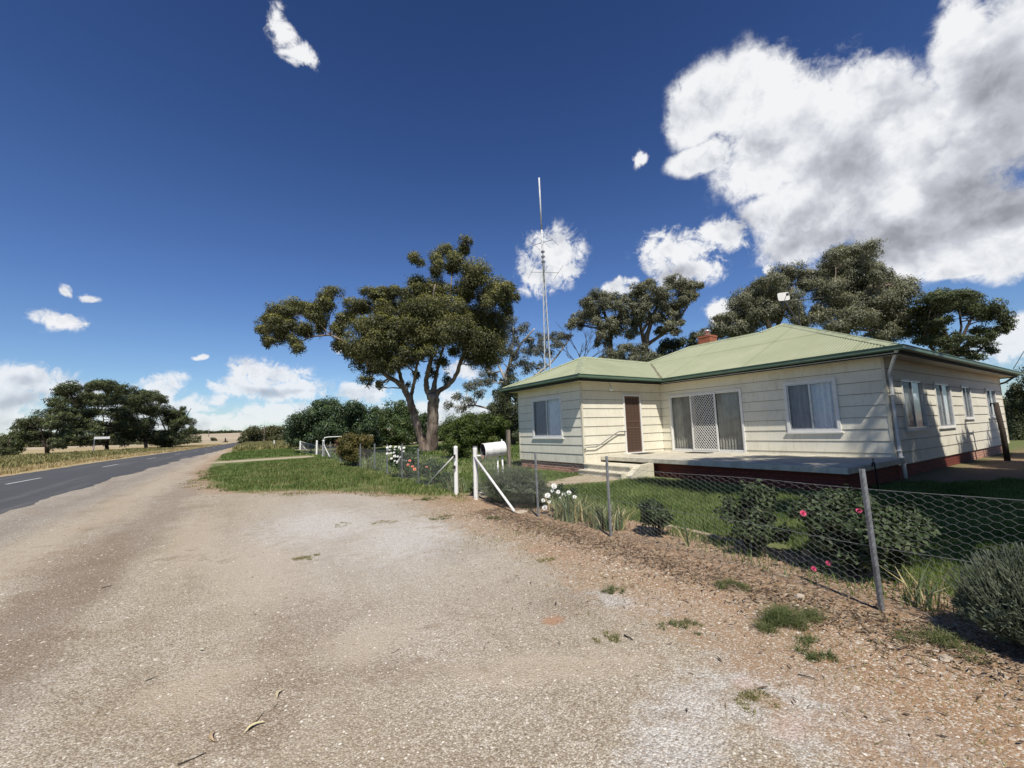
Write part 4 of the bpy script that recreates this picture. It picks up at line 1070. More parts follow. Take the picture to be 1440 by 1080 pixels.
F['petalc'] = mat('coral_petals', (.75, .26, .18), .6)
F['petaly'] = mat('yellow_petals', (.72, .66, .34), .6)
def bark(name, c1, c2, c3):
    def f(t, b):
        p = pos(t); q = t.vmath('MULTIPLY', p, (1, 1, .22)); n = t.noise(q, 2.6, 6, .65, .4); n2 = t.noise(q, 9, 4, .7)
        c = t.ramp(n, [(.3, c1), (.5, c2), (.68, c3)]); c = t.mix(t.math('MULTIPLY', t.step(n2, .5, .75), .4), c, c1)
        t.put(b.inputs['Base Color'], c); t.put(b.inputs['Normal'], t.bump(n2, .9, .05))
    return mat(name, None, .9, 0, .2, f)
B_GUM = bark('gum_bark', (.085, .065, .05), (.20, .155, .12), (.42, .35, .28))
B_PALE = bark('pale_gum_bark', (.22, .20, .17), (.40, .37, .32), (.55, .52, .47))
B_DARK = bark('dark_bark', (.030, .024, .018), (.06, .05, .038), (.11, .09, .07))

def wiggle(p, q, n, amp, r):
    d = q-p; L = d.length; s = d.orthogonal().normalized(); u = d.cross(s).normalized(); out = []
    a, b = r.uniform(-1, 1), r.uniform(-1, 1)
    for i in range(n+1):
        t = i/n; w = math.sin(math.pi*t)*amp*L
        out.append(p+d*t+(s*a+u*b)*w+Vector((r.uniform(-1, 1), r.uniform(-1, 1), r.uniform(-1, 1)))*amp*.25*L*(0 < i < n))
    return out
def tree_from(name, loc, label, cat, limbs, puffs, leaf, barkm, Ln, W, dens, group=None, seed=1, droop=.3, twig=.05, trunk_mesh=True, twigs=True):
    """limbs: lists of (Vector, radius); puffs: (x,y,z,rx,ry,rz)"""
    r = random.Random(seed); o = empty(name, loc, label, cat, group); b = MB()
    nodes = []
    for lim in limbs:
        pts = [Vector(p) for p, _ in lim]; R = [q for _, q in lim]
        # resample for a slightly crooked line
        P_, Q_ = [], []
        for i in range(len(pts)-1):
            k = 4
            for j in range(k):
                t = j/k; w = R[i]*.18*math.sin(math.pi*t)
                P_.append(pts[i].lerp(pts[i+1], t)+Vector((r.uniform(-w, w), r.uniform(-w, w), 0))); Q_.append((R[i]*(1-t)+R[i+1]*t)*r.uniform(.95, 1.06))
        P_.append(pts[-1]); Q_.append(R[-1]); b.tube(P_, Q_, 10 if R[0] > .2 else 7)
        for p, q in list(zip(P_, Q_))[len(P_)//3:]: nodes.append((p, q))
    if twigs:
        for (x, y, z, rx, ry, rz) in puffs:
            c = Vector((x, y, z))
            best = min(nodes, key=lambda n: (n[0]-c).length+max(0, n[0].z-c.z)*1.5)
            L_ = (best[0]-c).length
            if L_ < .1: continue
            pl = wiggle(best[0], c, 5, .09, r); r0 = min(best[1]*.7, twig*(.6+L_*.35)); b.tube(pl, [max(r0*(1-.85*i/5), .012) for i in range(6)], 5, cap=False)
            mid = pl[3]
            for k in range(3):
                e = c+Vector((r.uniform(-.8, .8)*rx, r.uniform(-.8, .8)*ry, r.uniform(-.4, .8)*rz)); pl2 = wiggle(mid, e, 3, .1, r)
                b.tube(pl2, [max(r0*.4, .012), max(r0*.25, .01), .01, .008], 4, cap=False)
    b.build('trunk', barkm, o, smooth=True)
    V = puff_leaves(puffs, dens, Ln, W, droop)
    leafmesh('crown', V, leaf, o)
    return o
def px_tree(name, base, D, label, cat, limbs_px, puffs_px, leaf, barkm, Ln, W, dens, spread=1.0, flat=.85, group=None, seed=1, droop=.3, twig=.05, extra=0, base_z=0, psc=1.30, vsc=1.15, ej=.4):
    r = random.Random(seed); S = D/FPX
    g = Vector((base[0], base[1], 0))
    limbs = []
    for lim in limbs_px:
        off = r.uniform(-1, 1)*spread*.5; k = len(lim)
        limbs.append([(at_D(x, y, D+off*i/max(1, k-1)), rad) for i, (x, y, rad) in enumerate(lim)])
    xs = [p[0] for p in puffs_px]; mid = sum(xs)/len(xs); half = max(abs(x-mid) for x in xs)+1
    puffs = []
    for p in puffs_px:
        x, y, rx, ry = p[:4]; rx *= psc; ry *= psc*vsc
        k = math.sqrt(max(.05, 1-((x-mid)/half)**2)); off = r.uniform(-1, 1)*spread*k
        c = at_D(x, y, D+off); puffs.append((c.x, c.y, c.z, rx*S, rx*S*.95, ry*S))
        for e in range(extra):
            c = at_D(x+r.uniform(-ej, ej)*rx, y+r.uniform(-.2, .6)*ry, D+r.uniform(-1, 1)*spread*k); puffs.append((c.x, c.y, c.z, rx*S*.8, rx*S*.8, ry*S*.8))
    return tree_from(name, g, label, cat, limbs, puffs, leaf, barkm, Ln, W, dens, group, seed, droop, twig)

# --- the big two-stemmed gum
def Z4(l): return [(340+x/3.376, 320+y/3.376, rx/3.376, ry/3.376) for x, y, rx, ry in l]
gum_top = [(1060,95,55,50),(970,120,70,60),(830,165,50,45),(910,180,60,60),(1000,170,80,60),(1130,240,110,65),(1250,290,85,75),(1240,380,60,60),(1180,330,100,80),(1080,300,90,80),
 (830,290,85,75),(940,320,90,80),(640,310,85,50),(720,300,60,45),(560,375,80,50),(430,310,70,45),(1290,330,40,40)]
gum_mid = [(880,390,110,90),(790,400,90,80),(640,380,90,60),(500,430,60,60),(455,480,35,60),(1000,420,110,90),(1120,440,120,90),(1200,480,90,90),(1180,570,90,80),(1080,540,110,80),(970,500,110,80),(880,520,110,80),
 (780,500,100,80),(700,480,90,80),(600,470,90,70),(550,550,70,60),(485,560,45,50),(640,570,90,70),(740,590,80,60),(850,590,80,55),(1150,615,70,45),(550,635,55,50),(615,680,55,45),(675,640,60,45),(735,660,45,40),(650,740,22,22),
 (400,350,50,50),(330,400,75,55),(230,380,70,45),(160,410,60,45),(120,460,42,42),(180,500,70,48),(250,545,45,38),(300,490,60,45),(370,450,45,45),(115,535,30,28),(225,440,60,50)]
gum_low = [(955,650,50,60),(900,690,45,55),(975,720,35,45),(830,700,35,45),(1000,600,60,40),(790,740,22,25)]
D = depth(13.58, 34.96)
limbs = [[(604,640,.62),(606,631,.55),(607,612,.48),(608.5,592,.46),(609,572,.48),(609,554,.46)],
 [(598,640,.50),(594,621,.36),(589,606,.33),(584.5,592.6,.32),(580,576,.30),(577,563.7,.30),(571,552,.26),(567.6,544.5,.26),(557,536,.2),(546,530,.18),(531.5,518,.15),(514,503,.13),(495,489,.10),(480,478,.08),(464,471,.08),(440,473,.06),(425,479,.045),(410,486,.02)],
 [(567.6,544.5,.20),(563,530,.16),(560,515,.13),(556,490,.1),(552,460,.07),(548,430,.04)],
 [(577,563,.2),(580,548,.16),(583,535,.13),(586,515,.1),(596,480,.07)],
 [(606,560,.32),(600,548,.24),(599,535,.2),(603,518,.19),(607,503,.16),(604,480,.13),(606,440,.09),(612,400,.06)],
 [(610,560,.3),(618,549,.22),(629,543,.19),(637,535,.18),(644,522,.17),(648,508,.16),(654,496,.15),(664,475,.12),(676,440,.08),(684,415,.05)],
 [(609,554,.3),(612,535,.17),(616,515,.13),(626,480,.1),(632,430,.08),(636,380,.05)],
 [(560,515,.1),(545,500,.08),(520,470,.07),(505,440,.05),(480,415,.03)],
 [(464,471,.05),(452,458,.05),(435,445,.04),(400,435,.03),(385,450,.02)]]
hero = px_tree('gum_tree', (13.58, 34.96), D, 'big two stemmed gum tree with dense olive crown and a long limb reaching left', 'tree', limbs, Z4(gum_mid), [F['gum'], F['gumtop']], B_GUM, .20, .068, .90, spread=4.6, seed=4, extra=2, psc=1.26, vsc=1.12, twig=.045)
r_ = random.Random(8); S = D/FPX
pt = []
for x, y, rx, ry in Z4(gum_top):
    c = at_D(x, y, D+r_.uniform(-2, 2)); pt.append((c.x, c.y, c.z, rx*S*1.27, rx*S*1.27, ry*S*1.35))
    if rx*S > 1.3:
        c = at_D(x+r_.uniform(-4, 4), y+5, D+r_.uniform(-3, 3)); pt.append((c.x, c.y, c.z, rx*S*.8, rx*S*.8, ry*S*.8))
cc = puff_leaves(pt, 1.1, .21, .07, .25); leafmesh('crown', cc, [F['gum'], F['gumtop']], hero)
pt2 = [(x, y, z+rz*.35, rx*.8, ry*.8, rz*.55) for x, y, z, rx, ry, rz in pt]
pg = []
for x, y, rx, ry in Z4(gum_low): c = at_D(x, y, D+r_.uniform(-1, 3)); pg.append((c.x, c.y, c.z, rx*S, rx*S, ry*S))
cc = puff_leaves(pg, 1.0, .22, .08, .3); leafmesh('crown', cc, F['gum'], hero)

# --- pale gum behind the mast
def Z6(l): return [(600+x/5.141, 430+y/5.141, rx/5.141, ry/5.141) for x, y, rx, ry in l]
Dp = 52
pale = Z6([(620,150,100,70),(700,170,60,50),(560,230,70,80),(640,260,60,50),(760,260,70,50),(820,240,60,40),(900,220,70,40),(980,220,70,40),(1030,230,40,30),(930,280,70,40),(740,340,70,50),(820,320,70,50),(880,350,60,40),(700,410,60,50),(800,430,60,40),(720,470,50,40),(650,360,50,50),(560,330,50,40),(600,300,50,50),(500,400,60,60),(480,500,70,50),(430,560,70,40),(350,560,70,50),(300,600,60,40),(220,660,60,40),(170,720,50,40),(380,640,60,40),(300,700,60,40),(250,740,60,30),(560,560,60,50),(620,520,50,40),(540,640,60,50),(580,620,60,50),(620,450,40,40),(410,480,60,50)])
px_tree('gum_tree', tuple(at_z(712, 632)[:2]), Dp, 'pale airy gum tree with light branches between the big gum and the mast', 'tree',
 [[(714,650,.4),(715,560,.35),(714,540,.3),(712,525,.28),(716,515,.22),(722,500,.16),(735,480,.12),(752,462,.08)],[(714,540,.22),(705,522,.15),(700,510,.1),(692,480,.07)],[(714,560,.2),(750,530,.16),(770,515,.13),(784,500,.11),(800,478,.07)],[(712,600,.3),(690,575,.14),(668,570,.1),(640,572,.06)],[(715,520,.18),(722,480,.12),(722,460,.08)]],
 pale, F['greygum'], B_PALE, .30, .09, .62, spread=3.5, seed=12, psc=1.25, twig=.05)
# --- dark screen of trees behind the house corner
Dq = 46
px_tree('evergreen_tree', tuple(at_D(722, 640, Dq)[:2]), Dq, 'dark dense evergreen tree against the left corner of the house', 'tree', [[(722,650,.3),(722,590,.2)]],
 [(706,560,16,14),(722,548,18,12),(735,560,16,16),(700,578,16,12),(718,580,20,18),(738,585,16,20),(704,600,16,14),(722,605,20,18),(740,610,14,16),(690,590,10,10)], F['acacia'], B_DARK, .22, .10, .9, spread=1.5, seed=13, extra=1)
# --- bright bush beside the gate path
px_tree('shrub', tuple(at_D(672, 640, 26)[:2]), 26, 'large rounded yellow green bush behind the gate and letterbox', 'shrub', [[(672,648,.12),(670,620,.08)]],
 [(640,600,20,15),(655,592,18,13),(672,590,20,12),(690,595,18,14),(704,605,15,14),(640,618,20,15),(660,615,22,18),(682,615,22,18),(700,625,14,14),(650,634,18,12),(672,634,22,14),(690,638,14,10),(630,606,10,9),(712,598,10,8)], F['bush'], B_DARK, .11, .05, .85, spread=1.5, seed=14, extra=1)
# --- gum pair behind the wing roof
def Z7(l): return [(780+x/6.261, 370+y/6.261, rx/6.261, ry/6.261) for x, y, rx, ry in l]
Dg = 50
left = Z7([(350,300,110,60),(290,350,80,60),(420,290,60,50),(300,430,90,60),(200,470,70,50),(140,540,50,50),(230,540,50,40),(350,420,100,70),(430,380,80,70),(370,520,80,60),(400,610,70,60),(450,560,80,60),(520,520,90,70),(550,600,80,60),(460,670,60,50),(390,690,50,40),(510,290,70,50),(600,320,60,60),(560,400,90,70),(620,470,80,80)])
right = Z7([(800,190,80,50),(740,240,90,60),(700,300,80,70),(780,290,90,70),(890,230,90,50),(960,300,100,70),(1040,160,80,45),(1110,170,90,50),(1180,200,80,50),(1260,200,60,50),(1200,260,80,50),(1110,260,90,60),(1240,300,50,40),(1120,340,80,50),(1060,380,90,60),(960,400,90,60),(860,370,100,70),(760,380,90,70),(700,430,80,70),(760,470,90,70),(850,480,80,60),(950,480,90,60),(1060,470,80,60),(1100,500,50,50),(1000,560,90,50),(920,600,70,50),(1060,600,60,50),(700,540,60,60),(680,620,60,50)])
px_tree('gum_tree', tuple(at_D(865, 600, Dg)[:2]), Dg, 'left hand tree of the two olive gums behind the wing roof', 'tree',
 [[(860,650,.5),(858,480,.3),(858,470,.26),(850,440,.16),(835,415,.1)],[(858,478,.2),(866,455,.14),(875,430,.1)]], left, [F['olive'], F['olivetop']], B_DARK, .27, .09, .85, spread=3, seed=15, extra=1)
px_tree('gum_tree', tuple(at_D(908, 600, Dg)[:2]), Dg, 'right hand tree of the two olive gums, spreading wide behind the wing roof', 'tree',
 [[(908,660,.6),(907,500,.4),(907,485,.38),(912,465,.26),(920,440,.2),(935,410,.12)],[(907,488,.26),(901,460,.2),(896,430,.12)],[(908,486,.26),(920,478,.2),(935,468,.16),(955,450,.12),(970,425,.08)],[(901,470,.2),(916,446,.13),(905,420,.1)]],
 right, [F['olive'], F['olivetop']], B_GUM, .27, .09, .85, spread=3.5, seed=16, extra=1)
px_tree('evergreen_tree', tuple(at_D(890, 600, 44)[:2]), 44, 'low rounded olive evergreen just above the wing roof', 'tree', [[(885,640,.3),(885,520,.2)]],
 [(860,498,14,9),(878,492,16,9),(896,494,16,9),(914,498,12,9),(850,506,10,8),(870,508,16,10),(890,508,16,12),(908,508,14,10),(925,505,8,8)], F['olive'], B_DARK, .20, .09, .9, spread=2, seed=17, extra=1)
px_tree('evergreen_tree', tuple(at_D(945, 600, 56)[:2]), 56, 'dark rounded evergreen between the olive gum and the chimney', 'tree', [[(945,640,.3),(945,510,.2)]],
 [(940,488,14,11),(955,484,12,10),(930,500,12,10),(948,500,16,12),(966,496,14,12),(980,485,12,10),(975,474,10,9),(990,472,9,9)], F['acacia'], B_DARK, .26, .11, .8, spread=2, seed=18, extra=1)
# --- bare branches above the wing ridge
b = MB(); rr_ = random.Random(2); tb = empty('dead_tree', tuple(at_D(830, 600, 42)[:2])+(0,), 'leafless tree with thin bare branches above the ridge of the wing', 'tree')
root = at_D(818, 512, 42); b.tube([Vector((root.x, root.y, 0)), root], [.3, .12], 8)
def grow(p, d, L_, r0, lev):
    q = p+d*L_; pl = wiggle(p, q, 4, .06, rr_); b.tube(pl, [max(.012, r0*(1-.15*i)) for i in range(5)], 5, cap=False)
    if lev:
        for k in range(rr_.choice((2, 3))):
            nd = (d+Vector((rr_.uniform(-.6, .6), rr_.uniform(-.6, .6), rr_.uniform(-.2, .45)))).normalized(); grow(pl[rr_.choice((2, 3, 4))], nd, L_*rr_.uniform(.55, .85), r0*.55, lev-1)
for tx, ty in ((800,470),(812,488),(828,455),(838,478),(850,492),(790,492)):
    t_ = at_D(tx, ty, 42+rr_.uniform(-1, 1)); d_ = (t_-root); grow(root, d_.normalized(), d_.length*.62, .055, 3)
b.build('branches', B_DARK, tb)
# --- large grey-olive gums behind the main roof
def Z8(l): return [(1000+x/3.2727, 330+y/3.2727, rx/3.2727, ry/3.2727) for x, y, rx, ry in l]
Dr = 46
Lg = Z8([(350,180,70,50),(280,220,70,60),(200,270,70,50),(160,320,70,60),(220,340,80,60),(300,270,80,60),(110,370,70,50),(180,400,70,50),(280,380,80,50),(360,330,80,60),(420,210,60,45),(460,230,40,50),(90,430,60,50),(30,450,50,35),(60,400,50,35),(410,390,60,40),(-20,460,50,30),(150,450,60,30)])
Rg = Z8([(640,100,90,55),(700,80,70,40),(570,110,60,50),(530,170,50,50),(620,170,100,60),(720,140,60,60),(560,240,90,70),(660,240,100,70),(740,220,80,60),(790,170,45,50),(840,220,70,50),(900,260,50,40),(860,300,70,50),(780,300,90,60),(680,320,100,70),(580,320,90,70),(520,280,60,60),(500,350,50,50),(560,400,90,50),(660,400,100,50),(760,390,100,60),(850,380,80,60),(890,430,60,50),(800,450,80,40),(530,190,40,60)])
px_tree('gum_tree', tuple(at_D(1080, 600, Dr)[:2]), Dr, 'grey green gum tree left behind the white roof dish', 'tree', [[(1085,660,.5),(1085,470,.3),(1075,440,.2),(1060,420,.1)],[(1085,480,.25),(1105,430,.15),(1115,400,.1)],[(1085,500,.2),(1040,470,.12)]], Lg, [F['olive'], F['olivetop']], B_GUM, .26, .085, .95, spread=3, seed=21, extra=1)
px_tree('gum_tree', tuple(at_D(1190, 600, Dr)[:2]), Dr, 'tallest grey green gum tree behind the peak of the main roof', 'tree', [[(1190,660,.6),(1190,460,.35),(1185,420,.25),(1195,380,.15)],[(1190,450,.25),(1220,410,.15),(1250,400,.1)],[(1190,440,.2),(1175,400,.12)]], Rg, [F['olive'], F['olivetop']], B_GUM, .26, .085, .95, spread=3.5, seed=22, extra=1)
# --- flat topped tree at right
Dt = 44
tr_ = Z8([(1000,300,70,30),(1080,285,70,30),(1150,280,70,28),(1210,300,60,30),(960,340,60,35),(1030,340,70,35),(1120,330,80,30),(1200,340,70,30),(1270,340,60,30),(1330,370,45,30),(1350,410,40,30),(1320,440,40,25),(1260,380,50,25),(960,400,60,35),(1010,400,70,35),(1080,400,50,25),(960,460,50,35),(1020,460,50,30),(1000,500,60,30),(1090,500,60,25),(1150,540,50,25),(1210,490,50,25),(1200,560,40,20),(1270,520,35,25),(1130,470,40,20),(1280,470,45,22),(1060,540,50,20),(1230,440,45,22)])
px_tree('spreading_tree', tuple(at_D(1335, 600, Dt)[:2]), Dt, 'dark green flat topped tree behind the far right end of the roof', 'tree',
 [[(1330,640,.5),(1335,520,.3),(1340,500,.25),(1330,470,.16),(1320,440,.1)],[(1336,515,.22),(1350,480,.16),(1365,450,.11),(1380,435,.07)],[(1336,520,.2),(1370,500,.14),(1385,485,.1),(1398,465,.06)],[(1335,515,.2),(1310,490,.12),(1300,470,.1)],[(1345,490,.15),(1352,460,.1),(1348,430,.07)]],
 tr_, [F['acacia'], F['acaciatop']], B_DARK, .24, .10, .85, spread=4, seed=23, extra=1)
# --- shrubs at the far right
for i, (pp, lab) in enumerate((([(1425,600,14,30),(1440,590,16,40),(1460,600,20,40),(1430,560,14,22),(1455,550,20,26),(1480,580,20,50),(1425,630,12,14),(1445,632,14,14)], 'dark leafy hedge beyond the far end of the house at the right edge'),)):
    px_tree('hedge', tuple(at_D(1445, 640, 27)[:2]), 27, lab, 'hedge', [[(1445,650,.1),(1445,600,.07)]], pp, F['acacia'], B_DARK, .13, .06, .9, spread=1.5, seed=25+i, extra=1)

# --- row of darker trees behind the far gate and lawn
rows = [
 ('broadleaf_tree', 'dark broad leaved tree above the far white gate, leftmost of the garden row', 58, [(425,598,24,18),(445,585,24,16),(465,575,20,14),(440,605,28,16),(465,600,26,20),(415,610,18,12),(485,595,20,22),(455,620,26,10),(480,612,22,12),(430,618,18,8),(447,570,12,8)], 'darkgreen', (455, 640)),
 ('broadleaf_tree', 'very dark rounded tree behind the brown bush in the garden row', 54, [(495,575,20,12),(510,580,18,14),(500,595,22,18),(518,600,16,16),(508,612,20,12),(525,612,12,14),(488,610,14,12),(530,625,10,10)], 'darkgreen', (505, 645)),
 ('broadleaf_tree', 'mid green tree in the garden row left of the big gum trunk', 60, [(545,585,18,14),(560,575,16,12),(535,600,18,16),(555,600,20,18),(572,595,16,16),(545,615,20,12),(565,615,16,12),(528,580,10,9),(580,580,10,8)], 'midgreen', (556, 642)),
 ('broadleaf_tree', 'small round tree in the garden row just right of the left gum stem', 66, [(598,600,12,14),(590,588,12,10),(585,605,12,12),(603,612,10,10),(592,618,12,8)], 'midgreen', (594, 640)),
 ('broadleaf_tree', 'small pale green tree seen between the gum trunk and the yellow green bush', 75, [(620,605,9,9),(628,612,9,8),(636,604,8,8),(618,618,8,6),(631,598,7,6)], 'midgreen', (626, 636)),
]
for i, (nm, lab, D_, pp, mk, bs) in enumerate(rows):
    bx = at_D(bs[0], bs[1], D_)
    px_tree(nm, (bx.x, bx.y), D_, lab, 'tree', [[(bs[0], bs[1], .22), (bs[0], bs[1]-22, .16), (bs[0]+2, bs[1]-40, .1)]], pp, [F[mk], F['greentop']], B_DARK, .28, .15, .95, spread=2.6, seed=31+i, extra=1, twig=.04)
# far gums and a far-off wood along the lane
far = [('rounded dark gum at the end of the lane, nearest of the far clump', 150, [(352,606,11,9),(345,612,8,8),(362,610,10,8),(352,616,12,6),(340,618,6,4)], (352, 624)),
       ('dark gum right of the rounded one in the far clump', 170, [(378,607,11,7),(390,606,9,7),(370,614,10,6),(385,615,12,6)], (380, 624)),
       ('small dark tree against the pale paddock left of the lane end', 230, [(300,618,4,3.2),(304,620,3,3)], (301, 624)),
       ('low round bush beside the far road bend', 200, [(317.5,622.5,3.5,1.8)], (317, 624))]
for i, (lab, D_, pp, bs) in enumerate(far):
    bx = at_D(bs[0], bs[1], D_)
    px_tree('far_tree', (bx.x, bx.y), D_, lab, 'tree', [[(bs[0], bs[1], .4), (bs[0], bs[1]-8, .25)]], pp, F['gum'], B_DARK, .8, .4, .8, spread=3, seed=41+i, extra=1, twig=.05)
def wood(name, x0, x1, ytop, ybot, D_, step, leaf, label, Ln):
    pf = []; r = random.Random(int(x0)); x = x0; S = D_/FPX
    while x < x1:
        k = (x-x0)/(x1-x0); yt = ytop(k)+r.uniform(-1, 1.2); yb = ybot(k); rx = step*r.uniform(.6, 1.3)
        for yy in (yt+.25*(yb-yt), yt+.7*(yb-yt)):
            c = at_D(x, yy, D_+r.uniform(-8, 8)); pf.append((c.x, c.y, c.z, rx*S, rx*S, (yb-yt)*.45*S))
        x += step*.7
    o = leafmesh(name, puff_leaves(pf, .9, Ln, Ln*.5, .2), leaf, None); tag(o, label, 'wood', kind='stuff'); return o
wood('wood', 360, 470, lambda k: 602-2*k, lambda k: 622, 210, 7, F['gum'], 'distant belt of dark trees behind the dry grass beyond the driveway', 1.2)
wood('wood', 270, 365, lambda k: 605.5+1*k, lambda k: 609.5+.5*k, 900, 4, F['acacia'], 'thin far-off tree line on the horizon above the pale paddock', 3.5)
wood('wood', 560, 760, lambda k: 600-4*k, lambda k: 622-3*k, 180, 8, F['midgreen'], 'distant trees seen low between the gum trunk and the house', 1.1)
wood('wood', 1400, 1500, lambda k: 560, lambda k: 600, 120, 10, F['acacia'], 'distant trees beyond the yard at the right edge', .8)
wood('wood', -80, 280, lambda k: 612+2*k, lambda k: 633-4*k, 200, 8, F['gum'], 'distant low trees seen beneath the roadside trees at left', 1.1)

# --- spreading roadside trees across the road
def L4(l): return [(x/4., 500+y/4., rx/4., ry/4.) for x, y, rx, ry in l]
la = [
 ('dark wide spreading roadside tree with its trunk nearest the road at left', 76, L4([(130,400,80,28),(200,370,90,28),(260,330,90,28),(200,430,90,30),(300,400,100,30),(330,300,80,30),(260,460,80,28),(350,450,90,30),(340,360,90,30),(180,480,60,20),(290,500,60,20),(400,420,80,30),(150,440,60,20),(300,260,60,22)]), (66, 645)),
 ('tallest domed roadside tree behind the street sign', 84, L4([(360,210,90,28),(430,180,90,26),(520,170,100,24),(600,165,90,22),(670,195,80,24),(400,250,100,30),(500,240,110,30),(600,240,110,30),(690,250,80,30),(440,320,100,34),(540,320,110,34),(640,320,110,34),(480,400,90,30),(570,400,90,30),(650,400,90,34),(420,380,70,30),(520,470,70,24),(610,470,80,26)]), (150, 636)),
 ('dark roadside tree right of the street sign with a stepped crown', 92, L4([(740,210,80,26),(800,240,90,28),(760,290,100,32),(860,220,60,22),(900,240,60,22),(850,300,90,32),(740,360,90,32),(830,380,100,34),(760,430,90,30),(850,450,90,30),(700,440,70,28),(930,260,30,16)]), (205, 634)),
 ('low dark rounded tree at the right end of the roadside group', 100, L4([(950,310,80,26),(1000,330,70,28),(1050,380,50,26),(930,370,90,32),(1000,400,80,32),(1050,430,45,26),(930,440,90,32),(1010,460,70,26),(870,480,80,24),(960,490,80,20),(1030,300,22,12)]), (240, 632)),
 ('small dark tree at the left edge beyond the roadside group', 70, L4([(20,470,70,26),(60,490,60,24),(0,520,60,24),(90,530,50,22),(40,550,60,20),(-60,480,60,30),(110,500,30,20)]), (14, 645))]
for i, (lab, D_, pp, bs) in enumerate(la):
    bx = at_D(bs[0], bs[1], D_); cx_ = sum(p[0] for p in pp)/len(pp)
    lm = [[(bs[0], bs[1]+2, .34), (bs[0], bs[1]-14, .28), (bs[0]+1, bs[1]-26, .22)]]
    for dx in (-26, -12, 10, 24): lm.append([(bs[0], bs[1]-14, .18), ((bs[0]+cx_)/2+dx*.5, bs[1]-34, .13), (cx_+dx, bs[1]-58 if i != 4 else bs[1]-30, .06)])
    if i == 4: lm = lm[:1]
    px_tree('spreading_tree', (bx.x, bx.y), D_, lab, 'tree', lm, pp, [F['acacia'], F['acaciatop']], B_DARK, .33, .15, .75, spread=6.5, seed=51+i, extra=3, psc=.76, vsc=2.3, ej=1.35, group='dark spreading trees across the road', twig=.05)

# --- trees standing behind the photographer: they shade the yard and the side wall
def plain_tree(x, y, h, cr, label, leaf, seed, cone=False, r0=.2, zlo=None):
    r = random.Random(seed); pf = []
    if cone:
        n = 26
        for i in range(n):
            t = i/(n-1); z = 1.2+(h-1.6)*t; rr = cr*(1-t)**.85+.12
            rr = min(cr, (h-z)*.55+.1)
            for q_ in range(3 if rr > .6 else 1):
                a = r.uniform(0, 6.28); pf.append((x+math.cos(a)*rr*.5, y+math.sin(a)*rr*.5, z, rr*.6, rr*.6, h/n*1.3))
        lim = [[(Vector((x, y, -.1)), r0), (Vector((x, y, h*.6)), r0*.5), (Vector((x, y, h*.97)), .03)]]
    else:
        zl = zlo or h*.45
        for i in range(16):
            a = r.uniform(0, 6.28); q = r.uniform(.15, .8)*cr; z = r.uniform(zl, h-cr*.3); pf.append((x+math.cos(a)*q, y+math.sin(a)*q, z, cr*.42, cr*.42, cr*.3))
        lim = [[(Vector((x, y, -.1)), r0*1.5), (Vector((x+.2, y, h*.4)), r0), (Vector((x, y, h*.8)), r0*.4)]]
    return tree_from('pine_tree' if cone else 'shade_tree', (x, y, 0), label, 'tree', lim, pf, leaf, B_DARK, .30, .12, .9, None, seed)
# shade from trees that stand behind and to the right of the place the photo was taken
plain_tree(9.6, -4.6, 15.5, 4.2, 'broad dark tree behind the photographer, nearest the camellias', F['darkgreen'], 61, zlo=8)
plain_tree(6.8, -4.5, 10.6, 2.5, 'smaller dark tree behind the photographer, left of the middle sized one', F['darkgreen'], 62, zlo=5.5)
plain_tree(9.0, -3.3, 11.5, 2.7, 'middle sized dark tree between the smaller and the broad one behind the photographer', F['darkgreen'], 69, zlo=5.8)
plain_tree(5.0, -3.4, 10.5, 2.3, 'small dark tree behind the photographer, closest of all to the road', F['darkgreen'], 70, zlo=6.6)
plain_tree(6.8, -2.5, 15.6, 2.9, 'tall high crowned dark tree standing just outside the right edge of the view', F['darkgreen'], 71, zlo=11.3)
plain_tree(16.5, -7.5, 12, 4.2, 'wide dark tree behind the photographer, beyond the broad one', F['darkgreen'], 63, zlo=5)
plain_tree(13.85, -4, 14.7, 2.4, 'tallest narrow conifer in the row outside the frame', F['acacia'], 64, cone=True)
plain_tree(11.9, -4, 13.2, 2.0, 'narrow conifer at the road end of the row outside the frame', F['acacia'], 65, cone=True)
plain_tree(18.0, -4, 13.2, 2.2, 'narrow conifer in the middle of the row outside the frame', F['acacia'], 66, cone=True)
plain_tree(22.4, -4, 13.9, 2.4, 'narrow conifer at the far end of the row outside the frame', F['acacia'], 67, cone=True)
plain_tree(22, -11, 13, 4.5, 'wide dark tree behind the photographer, farthest from the road', F['darkgreen'], 68, zlo=4)

